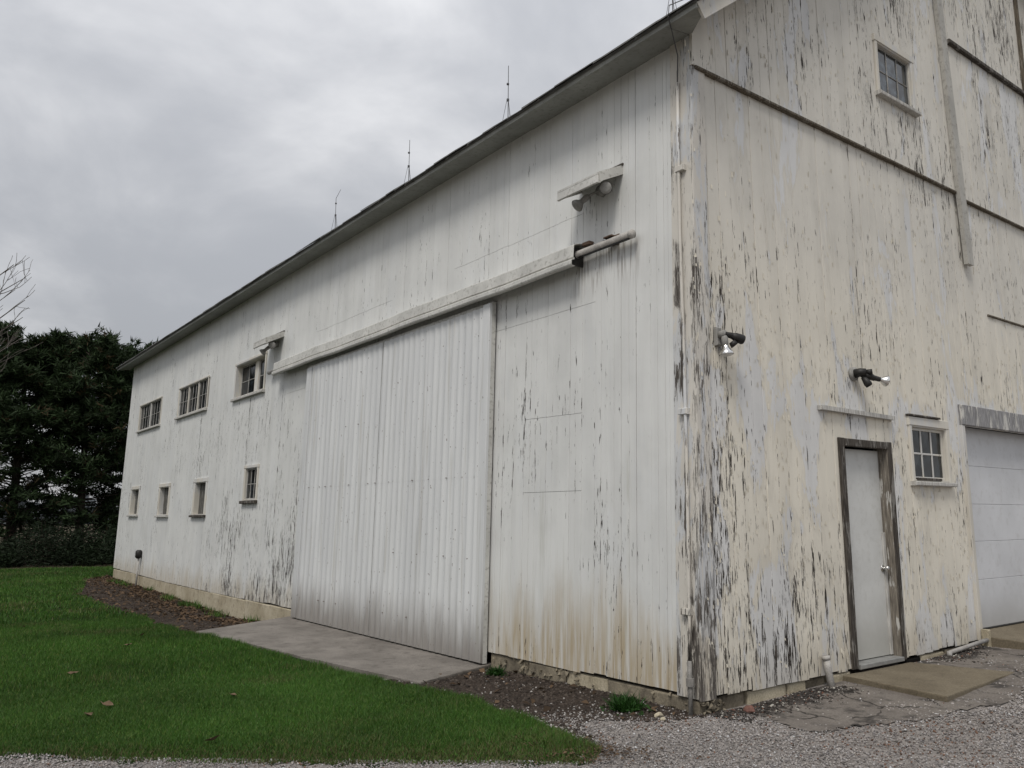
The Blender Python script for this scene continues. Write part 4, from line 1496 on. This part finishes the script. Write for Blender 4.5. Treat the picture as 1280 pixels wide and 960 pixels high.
def weed(x, y, r, h, n, label):
    t = empty('weed_clump', (x, y, gzf(x, y)), label, 'weed', 'weeds at the foot of the long wall')
    a = RNG.random(n) * 6.283; rr = r * RNG.random(n) ** .7
    X = x + np.cos(a) * rr * .5; Y = y + np.sin(a) * rr * .5
    X = np.minimum(X, -.03)
    C = np.array([.026, .080, .013]) * (.5 + .8 * RNG.random((n, 1)))
    V, F, Cc = blades(X, Y, h * (.4 + .7 * RNG.random(n)), .011 * (.6 + .8 * RNG.random(n)), C, .95, 2)
    put(link('blades', raw_mesh('blades', V, F, M['grass'], Cc), t), t)
    # broader leaves
    m = n // 3
    a = RNG.random(m) * 6.283; rr = r * RNG.random(m)
    c = np.stack([np.minimum(x + np.cos(a) * rr, -.03), y + np.sin(a) * rr, gzf(x, y) + h * (.15 + .5 * RNG.random(m)) * (1.1 - rr / r)], 1)
    s = .012 + .02 * RNG.random(m)
    b = RNG.random(m) * 6.283
    du = np.stack([np.cos(b), np.sin(b), (RNG.random(m) - .4)], 1) * s[:, None]
    dv = np.stack([-np.sin(b), np.cos(b), (RNG.random(m) - .5) * .6], 1) * (s * .5)[:, None]
    V = np.stack([c - du, c - dv, c + du, c + dv], 1).reshape(-1, 3)
    i = np.arange(m) * 4
    F = np.concatenate([np.stack([i, i + 1, i + 2], 1), np.stack([i, i + 2, i + 3], 1)])
    C = np.array([.024, .070, .013]) * (.6 + .8 * RNG.random((m, 1)))
    put(link('leaves', raw_mesh('leaves', V, F, M['grass'], np.repeat(C, 4, 0)), t), t)


weed(-.36, .52, .24, .17, 520, 'large green weed clump growing near the corner foundation')
weed(-.22, 2.62, .15, .13, 220, 'small green weed clump beside the near corner of the concrete slab')

# fallen leaves on the lawn
proto = None
LEAVES = [(-3.88, 3.32, 1.3, 'largest of the paired brown leaves on the lawn near the gravel, lower left'),
          (-4.09, 3.02, 1.15, 'brown leaf just left of the largest leaf on the near lawn'),
          (-2.92, 6.97, .9, 'curled brown leaf on the lawn in front of the left tip of the concrete slab'),
          (-3.51, 1.57, 1.1, 'tan leaf lying on the lawn right beside the gravel edge'),
          (-3.85, 5.2, 1.0, 'brown leaf halfway up the lawn near the left edge of the photo'),
          (-3.71, 10.11, .9, 'farthest small leaf on the lawn, beyond the slab, by the left edge of the photo'),
          (-2.87, 3.08, .95, 'brown leaf alone in the middle of the near lawn'),
          (-2.54, 7.84, .9, 'small leaf on the lawn close to the dark soil bed')]
for i, (x, y, sc, lab) in enumerate(LEAVES):
    if proto is None:
        mb = MB()
        V = [(-.045, 0, .012), (-.02, .028, .03), (.012, .034, .022), (.05, .004, .034), (.018, -.03, .03), (-.022, -.026, .02), (0, 0, .008), (-.075, -.006, .02)]
        mb.add(V, [(0, 6, 1), (1, 6, 2), (2, 6, 3), (3, 6, 4), (4, 6, 5), (5, 6, 0), (0, 7, 5)])
        m_, t_, b_ = mat('dry_leaf'); setp(t_, b_, t_.mix(t_.noise(t_.pos(), 40, 3), (.09, .058, .035), (.18, .125, .08)), .8, spec=.2)
        proto = mb.build('fallen_leaf', m_); o = proto
    else:
        o = proto.copy(); COL.objects.link(o)
    tag(o, None, lab, 'leaf', 'fallen leaves on the lawn')
    o.location = (x, y, gzf(x, y) + .035); o.scale = (sc * .9, sc * .9, sc)
    o.rotation_euler = (random.uniform(-.4, .4), random.uniform(-.4, .4), random.uniform(0, 6))


# ------------------------------------------------------------------ trees
def pine_meshes(seed, H=9.0, lim=185):
    rr = random.Random(seed); rg = np.random.default_rng(seed)
    mb = MB()
    lean = Vector((rr.uniform(-.3, .3), rr.uniform(-.3, .3), 0))
    tp = lambda z: lean * (z / H) ** 1.5 + Vector((0, 0, z))
    zs = [0, .4, 1.5, 3.5, 6, 8.3, H]
    mb.tube([tp(z) for z in zs], [.24, .19, .17, .14, .10, .055, .012], 9)
    tuft = []
    for i in range(lim):
        f = (i + rr.random()) / lim
        z = .9 + (H - 1.1) * f ** .85
        a = rr.uniform(0, 6.283)
        t = z / H
        L = 2.75 * math.sqrt(max(.03, 1 - max(0, (t - .62) / .40) ** 2.2)) * rr.uniform(.62, 1.08)
        if t < .35: L *= .8 + .4 * t
        L = max(L, .35)
        up = .08 + .55 * t * t + rr.uniform(-.12, .15)
        p = tp(z); pts = [p.copy()]
        d = Vector((math.cos(a), math.sin(a), up)).normalized()
        n = 4
        for k in range(n):
            d = (d + Vector((rr.uniform(-.2, .2), rr.uniform(-.2, .2), rr.uniform(-.05, .14)))).normalized()
            p = p + d * L / n; pts.append(p.copy())
        r0 = .016 + .020 * (1 - t)
        mb.tube(pts, [r0 * (1 - .85 * k / n) for k in range(n + 1)], 4, cap=False)
        # side twigs carry the needle tufts
        dens = 1.0 if t > .60 else (.22 + .60 * max(0, (t - .28)) / .32 if t > .28 else .40)
        for s_ in range(int(15 * dens + 2)):
            q = rr.uniform(.28 if t > .45 else .45, 1.02)
            k = min(n - 1, int(q * n)); base = pts[k].lerp(pts[k + 1], min(1, q * n - k))
            sd = Vector((-d.y, d.x, 0)) * rr.choice((-1, 1)) + d * rr.uniform(.1, .9) + Vector((0, 0, rr.uniform(-.15, .5)))
            sd.normalize()
            ll = rr.uniform(.15, .55) * (1.15 - q * .5)
            e = base + sd * ll
            if t < .6 and rr.random() < .6: mb.tube([base, e], [.009, .004], 3, cap=False)
            tuft.append((base.lerp(e, .5), sd, rr.uniform(.75, 1.2)))
            tuft.append((e, sd, rr.uniform(.8, 1.3)))
    # needle sprays: thin crossing triangles
    T = np.array([t[0][:] for t in tuft]); D = np.array([t[1][:] for t in tuft]); S = np.array([t[2] for t in tuft])
    nt = len(T); per = 9
    V = np.empty((nt, per, 3, 3)); C = np.empty((nt, per, 3))
    for k in range(per):
        dd = D * .7 + rg.normal(0, .62, (nt, 3)); dd[:, 2] += .18
        dd /= np.linalg.norm(dd, axis=1)[:, None]
        sd = np.cross(dd, rg.normal(0, 1, (nt, 3))); sd /= np.linalg.norm(sd, axis=1)[:, None]
        L = (.17 + .15 * rg.random(nt)) * S; W = .022 + .020 * rg.random(nt)
        o = T + rg.normal(0, .06, (nt, 3))
        V[:, k, 0] = o - sd * W[:, None]; V[:, k, 1] = o + sd * W[:, None]; V[:, k, 2] = o + dd * L[:, None]
        C[:, k] = np.array([.026, .044, .017]) * (.55 + .9 * rg.random((nt, 1)))
    br = rg.random((nt, 1, 1)); C = C * (.75 + .5 * br)
    old = rg.random(nt) < .05
    C[old] = np.array([.060, .045, .022]) * (.7 + .6 * rg.random((old.sum(), 1, 1)))
    F = np.arange(nt * per * 3).reshape(-1, 3)
    foliage = raw_mesh('crown', V.reshape(-1, 3), F, M['needle'], np.repeat(C.reshape(-1, 3), 3, 0))
    return mb, foliage


vars_ = [pine_meshes(101), pine_meshes(202), pine_meshes(303)]
trunks = []
TREES = [(-9.6, 32.6, 1.02, 'dark pine standing just beyond the left edge of the photo'),
         (-6.6, 33.2, .99, 'dark pine at the left edge of the photo, behind the bare branches'),
         (-4.1, 33.0, 1.02, 'tall dark pine whose leaning trunk shows against the pale gap at the far left'),
         (-1.5, 33.8, 1.03, 'second dark pine from the left, its trunk in front of the pale sky gap'),
         (.9, 33.4, 1.01, 'middle dark pine with the broadest crown top, bare lower limbs below'),
         (3.2, 34.0, 1.00, 'dark pine next to the barn end, seen left of the far corner board'),
         (5.6, 34.2, .97, 'dark pine partly hidden behind the far barn corner, below the eave tip'),
         (8.2, 34.4, 1.0, 'dark pine mostly hidden behind the far end of the barn')]
tm = []
for i, (x, y, s, lab) in enumerate(TREES):
    v = i % 3
    t = empty('pine_tree', (x, y, gzf(x, y) - .05), lab, 'tree', 'pines behind the far end of the barn')
    if i < 3:
        tr = vars_[v][0].build('trunk', M['bark'], t, smooth=True); tm.append(tr)
        cr = link('crown', vars_[v][1], t)
    else:
        tr = tm[v].copy(); COL.objects.link(tr); tr.parent = t
        cr = link('crown', vars_[v][1], t)
    t.scale = (s * random.uniform(.95, 1.1), s * random.uniform(.95, 1.1), s * (.93 if x < 0 else .97))
    t.rotation_euler.z = random.uniform(0, 6.28)


# shrubs under the pines
def shrub_mesh(seed, h, w, col, n=5200):
    rg = np.random.default_rng(seed)
    a = rg.random(n) * 6.283; r = w * rg.random(n) ** .6; z = rg.random(n) ** .8
    top = h * (.55 + .45 * vnoise(np.cos(a) * 2 + 5, np.sin(a) * 2 + r, seed)) * np.sqrt(np.clip(1 - (r / w / 1.05) ** 2, .05, 1))
    c = np.stack([np.cos(a) * r, np.sin(a) * r, z * top], 1)
    d = rg.normal(0, 1, (n, 3)); d[:, 2] = np.abs(d[:, 2]) * .8; d /= np.linalg.norm(d, axis=1)[:, None]
    s = np.cross(d, rg.normal(0, 1, (n, 3))); s /= np.linalg.norm(s, axis=1)[:, None]
    L = .10 + .16 * rg.random(n); W = .012 + .016 * rg.random(n)
    V = np.stack([c - s * W[:, None], c + s * W[:, None], c + d * L[:, None]], 1).reshape(-1, 3)
    C = np.array(col) * (.5 + .9 * rg.random((n, 1)))
    return raw_mesh('foliage', V, np.arange(n * 3).reshape(-1, 3), M['needle'], np.repeat(C, 3, 0))


def shrub_stems(seed, h, w):
    rr = random.Random(seed); mb = MB()
    for k in range(14):
        a = rr.uniform(0, 6.28); L = rr.uniform(.5, .95) * h
        p = Vector((rr.uniform(-.15, .15), rr.uniform(-.15, .15), 0)); e = p + Vector((math.cos(a) * w * .6, math.sin(a) * w * .6, L))
        mb.tube([p, p.lerp(e, .5) + Vector((0, 0, .1)), e], [.018, .012, .004], 4, cap=False)
    return mb


sh = [(shrub_mesh(1, 1.5, 1.5, (.016, .028, .012)), 'g'), (shrub_mesh(2, 2.0, 1.6, (.014, .024, .011)), 'g'), (shrub_mesh(3, 1.9, 1.3, (.060, .042, .032), 1300), 'b')]
stm = [shrub_stems(1, 1.5, 1.4), shrub_stems(2, 2.0, 1.5), shrub_stems(3, 2.2, 1.2)]
sto = [None] * 3
SHR = [(-9.5, 31.0, 1, 'dark evergreen shrub beyond the left edge of the photo'), (-6.9, 30.8, 0, 'low dark shrub at the left end of the row under the pines'),
       (-4.7, 31.2, 1, 'dark shrub below the leaning pine trunk at the left edge of the photo'),
       (-2.9, 30.9, 0, 'low dark evergreen shrub along the lawn edge, left of the brown bush'),
       (-1.6, 32.6, 2, 'brownish twiggy bush showing between the dark shrubs under the pines'),
       (-.6, 31.0, 1, 'dark evergreen shrub directly right of the brown bush at the lawn edge'),
       (1.4, 30.8, 0, 'low dark shrub between two pine trunks, midway to the barn corner'),
       (3.3, 31.2, 1, 'dark evergreen shrub next to the far barn corner'), (5.4, 31.0, 0, 'dark shrub hidden behind the far end of the barn'),
       (2.3, 33.0, 2, 'brownish bush standing behind the dark shrubs nearest the barn')]
for i, (x, y, k, lab) in enumerate(SHR):
    t = empty('shrub', (x, y, gzf(x, y) - .03), lab, 'shrub', 'shrubs under the pines')
    link('foliage', sh[k][0], t)
    if sto[k] is None:
        sto[k] = stm[k].build('stems', M['twig'] if k == 2 else M['bark'], t)
    else:
        o = sto[k].copy(); COL.objects.link(o); o.parent = t
    t.rotation_euler.z = random.uniform(0, 6.28)
    s = random.uniform(.95, 1.2); t.scale = (s, s, s * random.uniform(.7, 1.0))


# bare tree whose branches reach into the frame from the left
def bare_tree():
    rr = random.Random(5)
    base = Vector((-7.6, 10.6, gzf(-7.6, 10.6) - .05))
    t = empty('bare_tree', base, 'leafless tree reaching bare grey twigs in from the left edge', 'tree')
    tr = MB(); br = MB()
    fork = base + Vector((.15, -.1, 2.2))
    tr.tube([base, base + Vector((0, 0, .3)), base + Vector((.06, -.04, 1.2)), fork, base + Vector((.1, .1, 4.2)), base + Vector((-.1, .3, 6.2))], [.21, .165, .145, .13, .085, .03], 10)

    def grow(p, d, L, r, lv):
        n = 5; pts = [p.copy()]; q = p.copy(); dd = d.copy()
        for k in range(n):
            dd = (dd + Vector((rr.gauss(0, .12), rr.gauss(0, .12), rr.gauss(.05, .08)))).normalized()
            q = q + dd * L / n; pts.append(q.copy())
        br.tube(pts, [max(.0028, r * (1 - .75 * k / n)) for k in range(n + 1)], 6 if lv < 2 else 4, cap=False)
        if lv >= 4: return
        m = 4 if lv < 3 else 3
        for k in range(m):
            f = rr.uniform(.3, .98); i = min(n - 1, int(f * n)); s = pts[i].lerp(pts[i + 1], f * n - i)
            nd = (dd + Vector((rr.gauss(0, .6), rr.gauss(0, .6), rr.gauss(.12, .4)))).normalized()
            grow(s, nd, L * rr.uniform(.42, .62), r * .48, lv + 1)

    def towards(s, e, r, lv=1):
        """a limb that arches from s to e, with twigs"""
        s = Vector(s); e = Vector(e); n = 7; pts = []
        for k in range(n + 1):
            f = k / n
            p = s.lerp(e, f) + Vector((rr.gauss(0, .03), rr.gauss(0, .03), -.22 * math.sin(math.pi * f) + rr.gauss(0, .02)))
            pts.append(p)
        br.tube(pts, [max(.003, r * (1 - .88 * k / n)) for k in range(n + 1)], 6, cap=False)
        for k in range(8):
            f = rr.uniform(.35, .97); i = min(n - 1, int(f * n)); q = pts[i].lerp(pts[i + 1], f * n - i)
            d = ((pts[-1] - pts[-3]).normalized() + Vector((rr.gauss(0, .5), rr.gauss(0, .5), rr.gauss(.25, .35)))).normalized()
            grow(q, d, rr.uniform(.35, .75), .0065, 3)

    towards(fork + Vector((0, 0, .6)), (-4.42, 8.64, 5.22), .042)
    towards(fork + Vector((0, 0, .2)), (-4.22, 8.70, 4.72), .040)
    towards(fork + Vector((0, 0, 1.4)), (-4.68, 8.66, 5.5), .036)
    towards(fork + Vector((0, 0, -.2)), (-4.18, 8.78, 4.22), .036)
    towards(fork + Vector((0, 0, -.4)), (-4.30, 8.9, 3.98), .030)
    towards(fork + Vector((0, 0, .9)), (-4.30, 8.66, 5.02), .034)
    towards(fork + Vector((0, 0, .4)), (-4.20, 8.72, 4.52), .034)
    towards(fork + Vector((0, 0, .1)), (-4.36, 8.70, 4.86), .030)
    for k in range(9):
        a = rr.uniform(1.2, 5.6)
        grow(fork + Vector((0, 0, .2 + k * .38)), Vector((math.cos(a), math.sin(a), .7)).normalized(), rr.uniform(1.4, 2.4), .05, 1)
    put(tr.build('trunk', M['twig'], t, smooth=True), t)
    put(br.build('branches', M['twig'], t, smooth=True), t)


bare_tree()

# far field edge: a low line of woods on the horizon
rg = np.random.default_rng(77)
n = 26000
a = rg.random(n) * 2.4 - .75
R_ = 330 + 60 * rg.random(n)
X = R_ * np.sin(a); Y = R_ * np.cos(a)
hh = 5 + 5 * fbm(a * 40, a * 0, 8)
c = np.stack([X, Y, gz(X, Y) + hh * rg.random(n)], 1)
d = rg.normal(0, 1, (n, 3)) * np.array([1.6, 1.6, 1.1]); e = rg.normal(0, 1, (n, 3)) * np.array([1.6, 1.6, 1.1])
V = np.stack([c - d, c + d, c + e], 1).reshape(-1, 3)
C = np.repeat(np.array([.10, .11, .12]) * (.8 + .4 * rg.random((n, 1))), 3, 0)
link('distant_woods', raw_mesh('distant_woods', V, np.arange(n * 3).reshape(-1, 3), M['needle'], C), kind='stuff')
print('boards', nl, ng)
